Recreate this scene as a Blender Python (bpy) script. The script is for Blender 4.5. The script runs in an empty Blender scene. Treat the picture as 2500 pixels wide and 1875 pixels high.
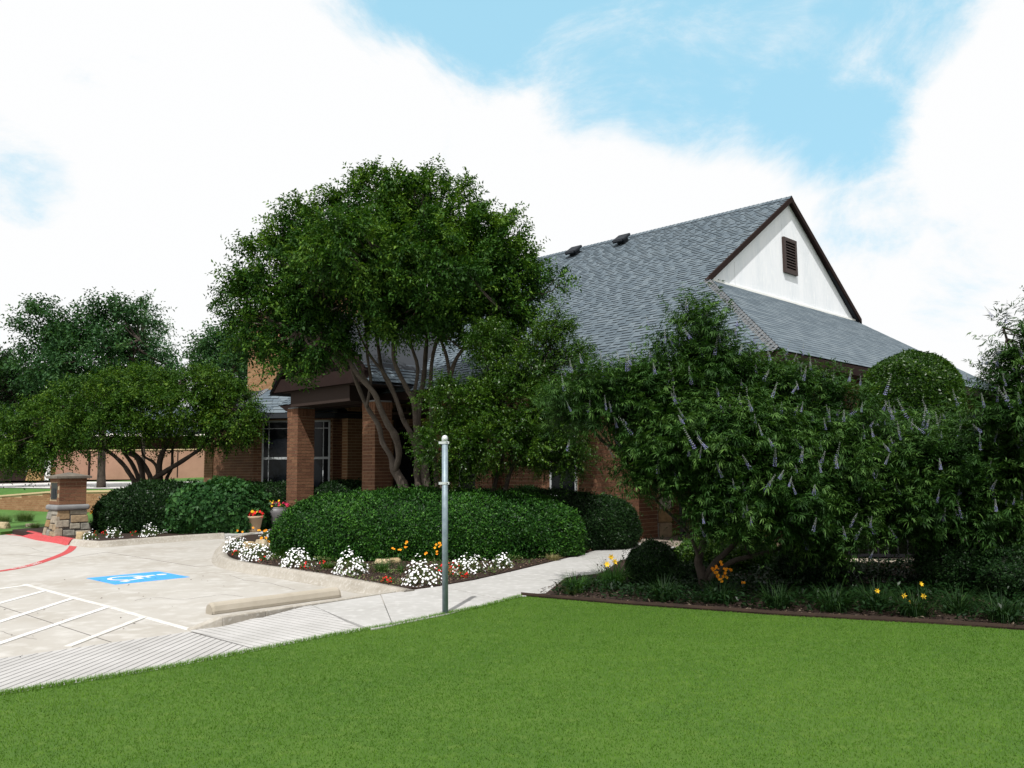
import bpy, bmesh, math, random
import numpy as np
from mathutils import Vector, Matrix
rng = np.random.default_rng(7); random.seed(7)
sc = bpy.context.scene; col = sc.collection
A = np.array
# ------------------------------------------------------------------ camera
F = 2085.; TH = math.radians(5.7); RO = 0.010; EYE = 1.6
fwd = A([0, math.cos(TH), math.sin(TH)]); r0 = A([1., 0, 0]); u0 = np.cross(r0, fwd)
RR = math.cos(RO)*r0-math.sin(RO)*u0; UU = math.cos(RO)*u0+math.sin(RO)*r0; CAM = A([0, 0, EYE])
def ray(x, y): return fwd+RR*(x-1250)/F-UU*(y-937.5)/F
def G(x, y, z=0.):                      # point of the level z seen in that direction
    d = ray(x, y); return CAM+d*((z-EYE)/d[2])
def AT(x, y, Y):                        # point at depth Y
    d = ray(x, y); return CAM+d*Y/d[1]
def PL(x, y, n, c):                     # point on a vertical plane n.p = c
    d = ray(x, y); return CAM+d*((c-CAM@n)/(d@n))
def PX(P):                              # inverse, for choosing the pieces that show largest
    q = P-CAM; k = q@fwd; return np.stack([1250+F*(q@RR)/k, 937.5-F*(q@UU)/k, k], -1)
cd = bpy.data.cameras.new('camera'); cam = bpy.data.objects.new('camera', cd); col.objects.link(cam)
cd.sensor_width = 36; cd.lens = 36*F/2500; cd.clip_end = 3000; cd.clip_start = .05
M3 = Matrix((RR, UU, -fwd)).transposed(); cam.matrix_world = Matrix.Translation(CAM) @ M3.to_4x4()
sc.camera = cam
# ------------------------------------------------------------------ sun, sky, exposure
SUN_EL = math.radians(57); SUN_AZ = math.radians(192)       # azimuth clockwise from +Y: behind and left of the camera
sd = A([math.sin(SUN_AZ)*math.cos(SUN_EL), math.cos(SUN_AZ)*math.cos(SUN_EL), math.sin(SUN_EL)])
L = bpy.data.lights.new('sun', 'SUN'); L.energy = 4.7; L.angle = math.radians(.6); L.color = (1, .98, .94)
lo = bpy.data.objects.new('sun', L); col.objects.link(lo); lo.rotation_euler = Vector(sd).to_track_quat('Z', 'Y').to_euler()
w = bpy.data.worlds.new('World'); sc.world = w; w.use_nodes = True
nt = w.node_tree; nt.nodes.clear(); N = nt.nodes.new; LK = nt.links.new
def mth(t, op, a, b=None, clamp=False):
    n = t.nodes.new('ShaderNodeMath'); n.operation = op; n.use_clamp = clamp
    for i, v_ in enumerate((a, b)):
        if v_ is None: continue
        if isinstance(v_, (int, float)): n.inputs[i].default_value = v_
        else: t.links.new(v_, n.inputs[i])
    return n.outputs[0]
SKY = .1
out = N('ShaderNodeOutputWorld'); bg = N('ShaderNodeBackground'); bg.inputs[1].default_value = SKY; LK(bg.outputs[0], out.inputs[0])
sky = N('ShaderNodeTexSky'); sky.sky_type = 'NISHITA'; sky.sun_disc = False; sky.sun_elevation = SUN_EL; sky.sun_rotation = SUN_AZ
sky.air_density = 1.; sky.dust_density = 1.5; sky.ozone_density = .8
tc = N('ShaderNodeTexCoord'); mp = N('ShaderNodeMapping'); mp.inputs['Scale'].default_value = (1, 1, 1.7); LK(tc.outputs['Generated'], mp.inputs[0])
n1 = N('ShaderNodeTexNoise'); n1.inputs['Scale'].default_value = 5.2; n1.inputs['Detail'].default_value = 9; n1.inputs['Roughness'].default_value = .68; n1.inputs['Distortion'].default_value = .35
LK(mp.outputs[0], n1.inputs['Vector'])
field = None
for (x, y, r, wt) in ((1230, -60, 270, 1), (1500, 0, 300, .88), (1760, 90, 310, .9), (1990, 220, 230, 1), (2090, 330, 130, .8), (2140, 30, 210, 1), (2130, 545, 140, .55),
                      (2330, 640, 150, .4), (20, 400, 150, .55), (200, 250, 120, .42), (370, 180, 70, .30), (1600, 240, 110, .7), (1000, -150, 250, .9)):
    d = ray(x, y); d = d/np.linalg.norm(d)
    vm = N('ShaderNodeVectorMath'); vm.operation = 'DOT_PRODUCT'; vm.inputs[1].default_value = d; LK(tc.outputs['Generated'], vm.inputs[0])
    rr = r*1.22/F
    mr = N('ShaderNodeMapRange'); mr.interpolation_type = 'SMOOTHSTEP'; LK(vm.outputs['Value'], mr.inputs[0])
    mr.inputs[1].default_value = math.cos(rr); mr.inputs[2].default_value = math.cos(rr*.05); mr.inputs[3].default_value = 0; mr.inputs[4].default_value = wt
    field = mr.outputs[0] if field is None else mth(nt, 'MAXIMUM', field, mr.outputs[0])
f2 = mth(nt, 'ADD', field, mth(nt, 'MULTIPLY', mth(nt, 'SUBTRACT', n1.outputs[0], .5), 1.9))
ms = N('ShaderNodeMapRange'); ms.interpolation_type = 'SMOOTHSTEP'; LK(f2, ms.inputs[0]); ms.inputs[1].default_value = .22; ms.inputs[2].default_value = .98
mixb = N('ShaderNodeMix'); mixb.data_type = 'RGBA'; mixb.inputs[0].default_value = .62          # thin haze in front of the blue
LK(sky.outputs[0], mixb.inputs[6]); mixb.inputs[7].default_value = (5.5, 10.3, 12.6, 1)
mixc = N('ShaderNodeMix'); mixc.data_type = 'RGBA'; LK(ms.outputs[0], mixc.inputs[0]); mixc.inputs[6].default_value = (9.9, 9.95, 10.0, 1); LK(mixb.outputs[2], mixc.inputs[7])
LK(mixc.outputs[2], bg.inputs[0])
vs = sc.view_settings; vs.view_transform = 'Standard'; vs.look = 'None'; vs.gamma = 1; vs.exposure = 0.0; vs.use_curve_mapping = False

# ------------------------------------------------------------------ object helpers
def tag(o, label=None, cat=None, group=None, kind=None):
    if label: o['label'] = label
    if cat: o['category'] = cat
    if group: o['group'] = group
    if kind: o['kind'] = kind
    return o
def empty(name, loc, label=None, cat=None, group=None, kind=None):
    o = bpy.data.objects.new(name, None); col.objects.link(o); o.location = loc; o.empty_display_size = .1
    return tag(o, label, cat, group, kind)
def origin(p):
    s = A([0., 0, 0])
    while p is not None: s += A(p.location); p = p.parent
    return s
def link(name, me, parent=None, loc=(0, 0, 0)):      # loc in world space
    o = bpy.data.objects.new(name, me); col.objects.link(o)
    if parent is not None: o.parent = parent; loc = A(loc)-origin(parent)
    o.location = loc
    return o
def mesh_np(name, V, Q, mats, tint=None, smooth=False, mi=None):
    me = bpy.data.meshes.new(name); V = np.asarray(V, np.float32); Q = np.asarray(Q, np.int32); k = Q.shape[1]
    me.vertices.add(len(V)); me.vertices.foreach_set('co', V.ravel())
    me.loops.add(Q.size); me.loops.foreach_set('vertex_index', Q.ravel())
    me.polygons.add(len(Q)); me.polygons.foreach_set('loop_start', np.arange(0, Q.size, k, dtype=np.int32))
    if smooth: me.polygons.foreach_set('use_smooth', np.ones(len(Q), bool))
    for m in (mats if isinstance(mats, (list, tuple)) else [mats]): me.materials.append(m)
    if mi is not None: me.polygons.foreach_set('material_index', np.asarray(mi, np.int32))
    if tint is not None:
        a = me.attributes.new('tint', 'FLOAT', 'POINT'); a.data.foreach_set('value', np.asarray(tint, np.float32))
    me.update(calc_edges=True); me.validate(verbose=False)
    return me
class MB:
    def __init__(s): s.V = []; s.F = []; s.T = []; s.n = 0
    def add(s, V, Fs, t=.5):
        V = np.asarray(V, float); s.V.append(V); s.F += [tuple(i+s.n for i in f) for f in Fs]; s.T.append(np.full(len(V), t)); s.n += len(V)
    def box(s, O, X, Y, Z, t=.5):       # corner and three edge vectors
        O, X, Y, Z = map(lambda q: np.asarray(q, float), (O, X, Y, Z))
        V = [O, O+X, O+X+Y, O+Y, O+Z, O+X+Z, O+X+Y+Z, O+Y+Z]
        s.add(V, [(0, 3, 2, 1), (4, 5, 6, 7), (0, 1, 5, 4), (1, 2, 6, 5), (2, 3, 7, 6), (3, 0, 4, 7)], t)
    def prism(s, P, z0, z1, t=.5):
        n = len(P); z0 = np.broadcast_to(z0, n); z1 = np.broadcast_to(z1, n)
        V = [(p[0], p[1], z) for p, z in zip(P, z0)]+[(p[0], p[1], z) for p, z in zip(P, z1)]
        s.add(V, [tuple(range(n))[::-1], tuple(range(n, 2*n))]+[(i, (i+1) % n, n+(i+1) % n, n+i) for i in range(n)], t)
    def tube(s, P, R, seg=8, t=.5, cap=True):
        P = np.asarray(P, float); n = len(P); R = np.broadcast_to(R, n); T = np.gradient(P, axis=0)
        T /= np.linalg.norm(T, axis=1)[:, None]+1e-9; ref = A([.13, .97, .2]) if abs(T[0][1]) < .8 else A([1., 0, .1])
        V = []
        for i in range(n):
            a = np.cross(T[i], ref); a /= np.linalg.norm(a); b = np.cross(T[i], a)
            for k in range(seg):
                q = 2*math.pi*k/seg; V.append(P[i]+R[i]*(math.cos(q)*a+math.sin(q)*b))
        Fs = [(i*seg+k, i*seg+(k+1) % seg, (i+1)*seg+(k+1) % seg, (i+1)*seg+k) for i in range(n-1) for k in range(seg)]
        if cap: Fs += [tuple(range(seg))[::-1], tuple(range((n-1)*seg, n*seg))]
        s.add(V, Fs, t)
    def lathe(s, c, prof, seg=24, t=.5, jit=0):
        V = []
        for (r, z) in prof:
            for k in range(seg):
                q = 2*math.pi*k/seg; rr = r*(1+jit*math.sin(3*q+z*9)); V.append((c[0]+rr*math.cos(q), c[1]+rr*math.sin(q), c[2]+z))
        n = len(prof); s.add(V, [(i*seg+k, i*seg+(k+1) % seg, (i+1)*seg+(k+1) % seg, (i+1)*seg+k) for i in range(n-1) for k in range(seg)]+[tuple(range(seg))[::-1], tuple(range((n-1)*seg, n*seg))], t)
    def build(s, name, mat, parent=None, smooth=False, loc=None, every=None):
        V = np.concatenate(s.V); T = np.concatenate(s.T)
        base = origin(parent) if parent is not None else (A(loc, dtype=float) if loc is not None else A([0., 0, 0]))
        me = bpy.data.meshes.new(name); me.from_pydata((V-base).tolist(), [], s.F)
        for m in (mat if isinstance(mat, (list, tuple)) else [mat]): me.materials.append(m)
        a = me.attributes.new('tint', 'FLOAT', 'POINT'); a.data.foreach_set('value', T.astype(np.float32))
        if smooth: me.polygons.foreach_set('use_smooth', np.ones(len(me.polygons), bool))
        if every: me.polygons.foreach_set('material_index', np.tile(every, len(me.polygons)//len(every)).astype(np.int32))
        me.update(); o = bpy.data.objects.new(name, me); col.objects.link(o)
        if parent is not None: o.parent = parent
        else: o.location = base
        return o
def bevel(o, wd=.01, seg=2):
    m = o.modifiers.new('bevel', 'BEVEL'); m.width = wd; m.segments = seg; m.limit_method = 'ANGLE'; return o
# ------------------------------------------------------------------ materials
def mat(name, base, rough=.8, c2=None, scale=5., detail=6, bump=0., bscale=60., spec=.3, metal=0., stain=None, c3=None, coord='Object'):
    m = bpy.data.materials.new(name); m.use_nodes = True; t = m.node_tree; b = t.nodes['Principled BSDF']
    b.inputs['Roughness'].default_value = rough; b.inputs['Specular IOR Level'].default_value = spec; b.inputs['Metallic'].default_value = metal
    tcn = t.nodes.new('ShaderNodeTexCoord'); gm = t.nodes.new('ShaderNodeNewGeometry'); vec = gm.outputs['Position']
    src = None
    if c2 is not None:
        n = t.nodes.new('ShaderNodeTexNoise'); n.inputs['Scale'].default_value = scale; n.inputs['Detail'].default_value = detail; n.inputs['Roughness'].default_value = .6; t.links.new(vec, n.inputs['Vector'])
        r = t.nodes.new('ShaderNodeValToRGB'); r.color_ramp.elements[0].position = .33; r.color_ramp.elements[1].position = .67
        r.color_ramp.elements[0].color = (*base, 1); r.color_ramp.elements[1].color = (*c2, 1); t.links.new(n.outputs[0], r.inputs[0]); src = r.outputs[0]
        if c3 is not None:
            n2 = t.nodes.new('ShaderNodeTexNoise'); n2.inputs['Scale'].default_value = scale*9; n2.inputs['Detail'].default_value = 4; t.links.new(vec, n2.inputs['Vector'])
            r2 = t.nodes.new('ShaderNodeMapRange'); t.links.new(n2.outputs[0], r2.inputs[0]); r2.inputs[1].default_value = .5; r2.inputs[2].default_value = .72
            mx = t.nodes.new('ShaderNodeMix'); mx.data_type = 'RGBA'; t.links.new(r2.outputs[0], mx.inputs[0]); t.links.new(src, mx.inputs[6]); mx.inputs[7].default_value = (*c3, 1); src = mx.outputs[2]
        t.links.new(src, b.inputs['Base Color'])
    else: b.inputs['Base Color'].default_value = (*base, 1)
    if bump:
        nb = t.nodes.new('ShaderNodeTexNoise'); nb.inputs['Scale'].default_value = bscale; nb.inputs['Detail'].default_value = 5; t.links.new(vec, nb.inputs['Vector'])
        bp = t.nodes.new('ShaderNodeBump'); bp.inputs['Strength'].default_value = bump; bp.inputs['Distance'].default_value = .01; t.links.new(nb.outputs[0], bp.inputs['Height']); t.links.new(bp.outputs[0], b.inputs['Normal'])
    m['n'] = 1
    return m
def varied(name, cols, rough=.85, src='tint', bump=.25, bscale=90., spec=.25, trans=0., grain=.25, gscale=35., tcol=None):
    """colours by a per-piece value: the 'tint' attribute, or Object Info random for single pieces"""
    m = bpy.data.materials.new(name); m.use_nodes = True; t = m.node_tree; b = t.nodes['Principled BSDF']
    b.inputs['Roughness'].default_value = rough; b.inputs['Specular IOR Level'].default_value = spec
    if src == 'tint': a = t.nodes.new('ShaderNodeAttribute'); a.attribute_name = 'tint'; fac = a.outputs['Fac']
    else: a = t.nodes.new('ShaderNodeObjectInfo'); fac = a.outputs['Random']
    r = t.nodes.new('ShaderNodeValToRGB'); el = r.color_ramp.elements
    for i, c in enumerate(cols):
        p = i/(len(cols)-1)
        e = el[0] if i == 0 else (el[len(el)-1] if i == len(cols)-1 else el.new(p))
        e.position = p; e.color = (*c, 1)
    t.links.new(fac, r.inputs[0]); cs = r.outputs[0]
    if grain:
        g = t.nodes.new('ShaderNodeNewGeometry'); n = t.nodes.new('ShaderNodeTexNoise'); n.inputs['Scale'].default_value = gscale; n.inputs['Detail'].default_value = 5; t.links.new(g.outputs['Position'], n.inputs['Vector'])
        mr = t.nodes.new('ShaderNodeMapRange'); t.links.new(n.outputs[0], mr.inputs[0]); mr.inputs[1].default_value = .3; mr.inputs[2].default_value = .7; mr.inputs[3].default_value = 1-grain; mr.inputs[4].default_value = 1+grain
        hv = t.nodes.new('ShaderNodeVectorMath'); hv.operation = 'SCALE'; t.links.new(cs, hv.inputs[0]); t.links.new(mr.outputs[0], hv.inputs['Scale']); cs = hv.outputs[0]
    t.links.new(cs, b.inputs['Base Color'])
    if bump:
        g2 = t.nodes.new('ShaderNodeNewGeometry'); nb = t.nodes.new('ShaderNodeTexNoise'); nb.inputs['Scale'].default_value = bscale; nb.inputs['Detail'].default_value = 4; t.links.new(g2.outputs['Position'], nb.inputs['Vector'])
        bp = t.nodes.new('ShaderNodeBump'); bp.inputs['Strength'].default_value = bump; bp.inputs['Distance'].default_value = .006; t.links.new(nb.outputs[0], bp.inputs['Height']); t.links.new(bp.outputs[0], b.inputs['Normal'])
    if trans:
        o = t.nodes['Material Output']; tr = t.nodes.new('ShaderNodeBsdfTranslucent'); mx = t.nodes.new('ShaderNodeMixShader'); mx.inputs[0].default_value = trans
        hs = t.nodes.new('ShaderNodeMix'); hs.data_type = 'RGBA'; hs.blend_type = 'MULTIPLY'; hs.inputs[0].default_value = 1; t.links.new(cs, hs.inputs[6]); hs.inputs[7].default_value = (1.3, 1.4, .6, 1)
        t.links.new(hs.outputs[2], tr.inputs[0]); t.links.new(b.outputs[0], mx.inputs[1]); t.links.new(tr.outputs[0], mx.inputs[2]); t.links.new(mx.outputs[0], o.inputs[0])
    return m
def leafmat(name, dark, mid, light, rough=.6, trans=.2, spec=.18):
    return varied(name, [dark, mid, light], rough, 'tint', 0, spec=spec, trans=trans, grain=0)
brick_cols = [(.118, .054, .032), (.142, .067, .038), (.160, .077, .043), (.185, .093, .052)]
M_brick1 = varied('brick_single', brick_cols, .9, 'obj'); M_brickN = varied('brick_joined', brick_cols, .9)
M_mortar = mat('mortar', (.36, .28, .18), .95, (.30, .225, .14), 8)
tan_cols = [(.24, .122, .060), (.28, .152, .078), (.32, .182, .098)]
M_tanb1 = varied('tan_brick_single', tan_cols, .9, 'obj'); M_tanbN = varied('tan_brick_joined', tan_cols, .9)
M_tanmortar = mat('tan_mortar', (.52, .40, .24), .95)
M_pinkwall = mat('pinkish_brick', (.36, .21, .15), .95, (.30, .17, .12), 1.5, bump=.3, bscale=8)
shc = [(.080, .104, .124), (.098, .125, .148), (.116, .145, .168), (.138, .168, .190)]
M_sh1 = varied('shingle_single', shc, .9, 'obj', bump=.5, bscale=220, grain=.3, gscale=120, spec=.15); M_shN = varied('shingle_joined', shc, .9, 'tint', bump=.5, bscale=220, grain=.3, gscale=120, spec=.15)
M_edge = mat('asphalt_edge_shadow', (.022, .026, .030), .95)  # black cut edge, its colour also draws the shadow line of each course
M_cap = varied('hip_cap_shingle', [(.120, .128, .136), (.165, .170, .175)], .9, 'tint', bump=.5, bscale=220, spec=.15)
M_under = mat('roof_underlay', (.030, .034, .040), .95)
M_brown = mat('dark_brown_paint', (.024, .014, .012), .9, (.018, .010, .009), 3, bump=.2, spec=.12)
M_vent = mat('vent_brown', (.042, .026, .022), .6)
M_soff = mat('soffit', (.030, .018, .014), .8)
M_white = mat('white_stucco', (.88, .89, .92), .9, (.76, .79, .83), 1.1, bump=.4, bscale=45, c3=(.89, .90, .92))
for n_ in list(M_white.node_tree.nodes):
    if n_.bl_idname == 'ShaderNodeTexNoise' and n_.inputs['Scale'].default_value < 12:
        t_ = M_white.node_tree; l_ = n_.inputs['Vector'].links[0]; src_ = l_.from_socket; mpn = t_.nodes.new('ShaderNodeMapping'); mpn.inputs['Scale'].default_value = (1.6, 1.6, .35); t_.links.new(src_, mpn.inputs[0]); t_.links.new(mpn.outputs[0], n_.inputs['Vector'])
M_flash = mat('white_flashing', (.82, .82, .80), .5)
M_black = mat('black_metal', (.012, .012, .014), .45)
M_vmetal = mat('roof_vent_metal', (.014, .017, .022), .7, spec=.2)
M_glass = mat('window_glass', (.004, .005, .007), .12, spec=.18)
M_frame = mat('window_frame_grey', (.42, .44, .45), .5)
M_conc = mat('lot_concrete', (.335, .310, .272), .9, (.415, .398, .370), .55, 10, .35, 130, c3=(.455, .438, .41))
M_walk = mat('sidewalk_concrete', (.335, .328, .312), .9, (.40, .392, .38), .9, 8, .4, 160, c3=(.46, .452, .44))
M_rib = mat('ribbed_concrete', (.35, .342, .33), .9, (.43, .42, .41), 2., 8, .4, 120)
M_groove = mat('groove_dirt', (.13, .12, .11), .95)
M_kerb = mat('kerb_concrete', (.27, .243, .203), .9, (.37, .342, .297), 2.5, 8, .6, 70, c3=(.42, .395, .355))
M_stop = mat('wheel_stop_concrete', (.32, .285, .228), .9, (.385, .345, .285), 3., 8, .4, 70)
M_red = mat('red_paint', (.45, .045, .055), .8, (.36, .045, .045), 6, bump=.3, c3=(.52, .13, .12))
M_blue = mat('blue_paint', (.035, .25, .68), .7, (.05, .31, .74), 9, bump=.2, c3=(.09, .36, .78))
M_wpaint = mat('white_paint', (.66, .655, .64), .8, (.52, .51, .49), 7, c3=(.74, .74, .73))
M_wpaintold = mat('worn_white_paint', (.47, .45, .42), .9, (.60, .59, .56), 6)
M_mulch = mat('mulch', (.012, .007, .005), .95, (.035, .019, .013), 30, 6, 1., 60, c3=(.055, .033, .022))
M_lawn = mat('lawn_soil', (.042, .098, .009), .95, (.058, .120, .012), 1.1, 8, .8, 90, c3=(.072, .132, .016))
M_flawn = mat('far_lawn', (.05, .13, .02), .95, (.075, .17, .03), .6, 6, .6, 20)
M_ground = mat('ground', (.06, .10, .03), .95, (.09, .12, .04), .1)
M_road = mat('far_road', (.52, .50, .48), .9, (.58, .57, .55), .4)
M_galv = mat('galvanised_steel', (.17, .225, .26), .5, (.25, .31, .35), 14, 6, .15, 90, metal=.25, spec=.5)
M_galvb = mat('bright_zinc', (.62, .66, .66), .35, metal=.5, spec=.5)
M_edging = mat('rusty_edging', (.032, .020, .015), .8, (.055, .032, .022), 4)
M_agg = mat('exposed_aggregate', (.22, .18, .145), .95, (.30, .25, .21), 60, 5, .8, 120)
M_bark = mat('crepe_bark', (.065, .050, .040), .85, (.105, .084, .068), 5, 6, .5, 12, c3=(.14, .115, .095))
M_barkd = mat('dark_bark', (.035, .026, .02), .9, (.06, .048, .038), 9, 6, .8, 25)
M_potg = mat('grey_glazed_pot', (.14, .135, .14), .45, (.19, .18, .18), 3, spec=.5)
M_pott = mat('terracotta_pot', (.44, .31, .20), .9, (.52, .39, .27), 5, bump=.3)
M_soil = mat('potting_soil', (.03, .02, .014), .95)
stonec = [(.17, .16, .135), (.26, .245, .21), (.24, .15, .065), (.30, .28, .235), (.26, .22, .155)]  # tones lowered, the tree shade over the pillar is put into them
M_stone = varied('limestone', stonec, .9, 'obj', bump=1., bscale=30, gscale=14)
M_stoneN = varied('limestone_joined', stonec, .9, 'tint', bump=1., bscale=30, gscale=14)
M_band = mat('cast_stone', (.22, .222, .225), .85, (.17, .173, .178), 4, bump=.4)
M_capst = mat('pillar_cap', (.10, .085, .07), .9, (.15, .13, .105), 5, bump=.4)
M_rock = varied('rock', [(.30, .22, .12), (.42, .33, .2), (.45, .38, .28)], .9, 'obj', bump=1., bscale=20, gscale=9)
LM_crepe = leafmat('crepe_leaf', (0.008, 0.034, 0.005), (0.03, 0.086, 0.009), (0.115, 0.205, 0.022))
LM_low = leafmat('low_crepe_leaf', (0.011, 0.04, 0.003), (0.036, 0.092, 0.008), (0.11, 0.185, 0.014))
LM_holly = leafmat('yaupon_leaf', (0.0105, 0.0364, 0.0028), (0.0302, 0.0828, 0.0058), (0.104, 0.184, 0.016), rough=.4, spec=.35)
LM_vit = leafmat('vitex_leaf', (0.0078, 0.0273, 0.0052), (0.0238, 0.0686, 0.0112), (0.085, 0.1658, 0.034))
LM_hedge = leafmat('hedge_leaf', (0.0056, 0.028, 0.0035), (0.0176, 0.0736, 0.0072), (0.0617, 0.171, 0.0171), rough=.5, spec=.2, trans=.1)
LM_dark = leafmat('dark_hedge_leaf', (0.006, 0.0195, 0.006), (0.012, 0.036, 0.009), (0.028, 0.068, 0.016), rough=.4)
LM_big = leafmat('broad_leaf', (0.0144, 0.052, 0.0144), (0.0298, 0.0935, 0.0238), (0.0675, 0.162, 0.0432), rough=.5)
LM_far = leafmat('far_leaf', (0.0126, 0.045, 0.0144), (0.0306, 0.0855, 0.027), (0.0765, 0.153, 0.0522))
LM_farp = leafmat('far_pale_leaf', (.06, .12, .075), (.10, .18, .12), (.16, .26, .17))
LM_grass = leafmat('ornamental_grass', (.04, .085, .02), (.08, .13, .035), (.18, .20, .08), trans=.15)
LM_lawn = leafmat('lawn_blade', (0.056, 0.134, 0.01), (0.071, 0.16, 0.013), (0.102, 0.195, 0.021), rough=.7, trans=.15, spec=.15)
LM_straw = leafmat('straw_blade', (.12, .11, .05), (.22, .19, .09), (.32, .28, .14))
M_wfl = varied('white_petal', [(.80, .80, .82), (.86, .86, .86)], .8, 'tint', 0, grain=0)
M_rfl = varied('red_petal', [(.42, .006, .008), (.62, .012, .014)], .7, 'tint', 0, grain=0)
M_ofl = varied('orange_petal', [(.72, .22, .006), (.85, .36, .01)], .7, 'tint', 0, grain=0)
M_yfl = varied('yellow_petal', [(.70, .40, .015), (.78, .52, .03)], .7, 'tint', 0, grain=0)
M_mfl = varied('magenta_petal', [(.30, .006, .04), (.50, .02, .08)], .7, 'tint', 0, grain=0)
M_lil = mat('lilac_floret', (.17, .17, .38), .8, (.28, .28, .52), 60)
M_bud = mat('pale_bud', (.22, .245, .22), .8, (.33, .34, .34), 60)
M_hull = mat('dark_hull', (.006, .012, .004), 1.)  # added solid hull, near black, blocks the view through the leaves

# ------------------------------------------------------------------ foliage generators
def unit(v): return v/(np.linalg.norm(v, axis=-1, keepdims=True)+1e-9)
def rdir(n): return unit(rng.normal(size=(n, 3)))
def leaf_arrays(P, D, Nn, Ln, W, fold=.25, droop=.12):
    n = len(P); D = unit(D); S = unit(np.cross(D, Nn)); Nn = np.cross(S, D)
    Ln = np.broadcast_to(Ln, n)[:, None]; W = np.broadcast_to(W, n)[:, None]
    m = P+D*Ln*.45+Nn*(W*fold)
    return np.stack([P, m+S*W/2, P+D*Ln-Nn*(Ln*droop), m-S*W/2], 1)
def leaf_obj(name, LV, tint, mt, parent, kind='stuff'):
    n = len(LV); V = LV.reshape(-1, 3)-(origin(parent) if parent is not None else 0)
    me = mesh_np(name, V, np.arange(4*n).reshape(-1, 4), mt, np.repeat(np.clip(tint, 0, 1), 4))
    o = bpy.data.objects.new(name, me); col.objects.link(o)
    if parent is not None: o.parent = parent
    if kind: o['kind'] = kind
    return o
def blob_points(blobs, n, lo=.55):
    """clump centres in a union of ellipsoids (c, r); returns points, outward dirs"""
    wt = A([(b[1][0]*b[1][1]*b[1][2])**.67*(b[2] if len(b) > 2 else 1) for b in blobs]); k = rng.choice(len(blobs), n, p=wt/wt.sum())
    c = A([b[0] for b in blobs])[k]; r = A([b[1] for b in blobs])[k]; d = rdir(n); s = rng.uniform(lo**3, 1, n)**(1/3)
    return c+d*r*s[:, None], unit(d/r), k
def twig_leaves(C, OUT, ntw, nleaf, tl, ll, lw, rad, upb=.35, spread=.9, tj=.25):
    n = len(C)*ntw; c = np.repeat(C, ntw, 0); o = np.repeat(OUT, ntw, 0)
    b = c+rdir(n)*(rad*rng.uniform(0, 1, n)**.5)[:, None]; d = unit(o+rdir(n)*spread+A([0, 0, upb])); tlen = tl*rng.uniform(.6, 1.35, n)
    t = np.linspace(.08, 1, nleaf); side = unit(np.cross(d, rdir(n)))
    P = b[:, None]+d[:, None]*(tlen[:, None]*t)[..., None]; P[..., 2] -= (t**2)*tlen[:, None]*.22
    sg = np.where(np.arange(nleaf) % 2, 1., -1.)[None, :, None]
    D = d[:, None]*.55+side[:, None]*sg*.8+rng.normal(size=(n, nleaf, 3))*.3; D[..., 2] -= .15
    P = P.reshape(-1, 3); D = D.reshape(-1, 3); m = len(P); NN = rdir(m)*.7+A([0, 0, 1.])
    sc_ = rng.uniform(.7, 1.15, m)
    ct = np.repeat(np.repeat(rng.uniform(.15, .7, len(C)), ntw), nleaf)
    tint = ct+rng.normal(0, tj*.5, m)+np.tile(t, n)*.12-.05
    return leaf_arrays(P, D, NN, ll*sc_, lw*sc_), tint
def curve(a, b, bend, n=6, wob=.0):
    a = A(a, dtype=float); b = A(b, dtype=float); t = np.linspace(0, 1, n)[:, None]; m = (a+b)/2+bend
    P = (1-t)**2*a+2*t*(1-t)*m+t**2*b; P[1:-1] += rng.normal(0, wob, (n-2, 3)) if n > 2 else 0
    return P
def limbs_obj(name, tops, targets, parent, mt, r0_=.03, r1=.006, seg=5):
    mb = MB(); tops = A(tops)
    for p in targets:
        dd = np.linalg.norm(tops-p, axis=1)+rng.uniform(0, .5, len(tops)); a = tops[np.argmin(dd)]
        mb.tube(curve(a, p, A([0, 0, -.12*np.linalg.norm(p-a)])+rng.normal(0, .05, 3), 5, .02), np.linspace(r0_, r1, 5)*rng.uniform(.7, 1.1), seg, cap=False)
    o = mb.build(name, mt, parent, True); o['kind'] = 'stuff'; return o
def smooth_path(P, R, k=4):
    P = A(P); n = len(P); out_, ro = [], []
    for i in range(n-1):
        p0 = P[max(i-1, 0)]; p1 = P[i]; p2 = P[i+1]; p3 = P[min(i+2, n-1)]
        for j in range(k):
            t = j/k; out_.append(.5*((2*p1)+(-p0+p2)*t+(2*p0-5*p1+4*p2-p3)*t*t+(-p0+3*p1-3*p2+p3)*t**3)); ro.append(R[i]*(1-t)+R[i+1]*t)
    out_.append(P[-1]); ro.append(R[-1]); return A(out_), A(ro)
def blade_arrays(P, D, h, wd, arch, k=4):
    """grass blades: strips of quads that rise and bend towards D (horizontal)"""
    n = len(P); D = D.copy(); D[:, 2] = 0; D = unit(D); S = np.cross(D, A([0, 0, 1.])); h = np.broadcast_to(h, n)[:, None]; arch = np.broadcast_to(arch, n)[:, None]
    L_ = []
    for i in range(k+1):
        t = i/k; th = t*arch*1.9
        x = h*t*np.sin(th)*.9; z = h*t*np.cos(th*.75)
        c = P+D*x+A([0, 0, 1.])*z; ww = wd*(1-t*.92); L_.append(np.stack([c-S*ww/2, c+S*ww/2], 1))
    q = []
    for i in range(k): q.append(np.stack([L_[i][:, 0], L_[i][:, 1], L_[i+1][:, 1], L_[i+1][:, 0]], 1))
    return np.concatenate(q)
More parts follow.
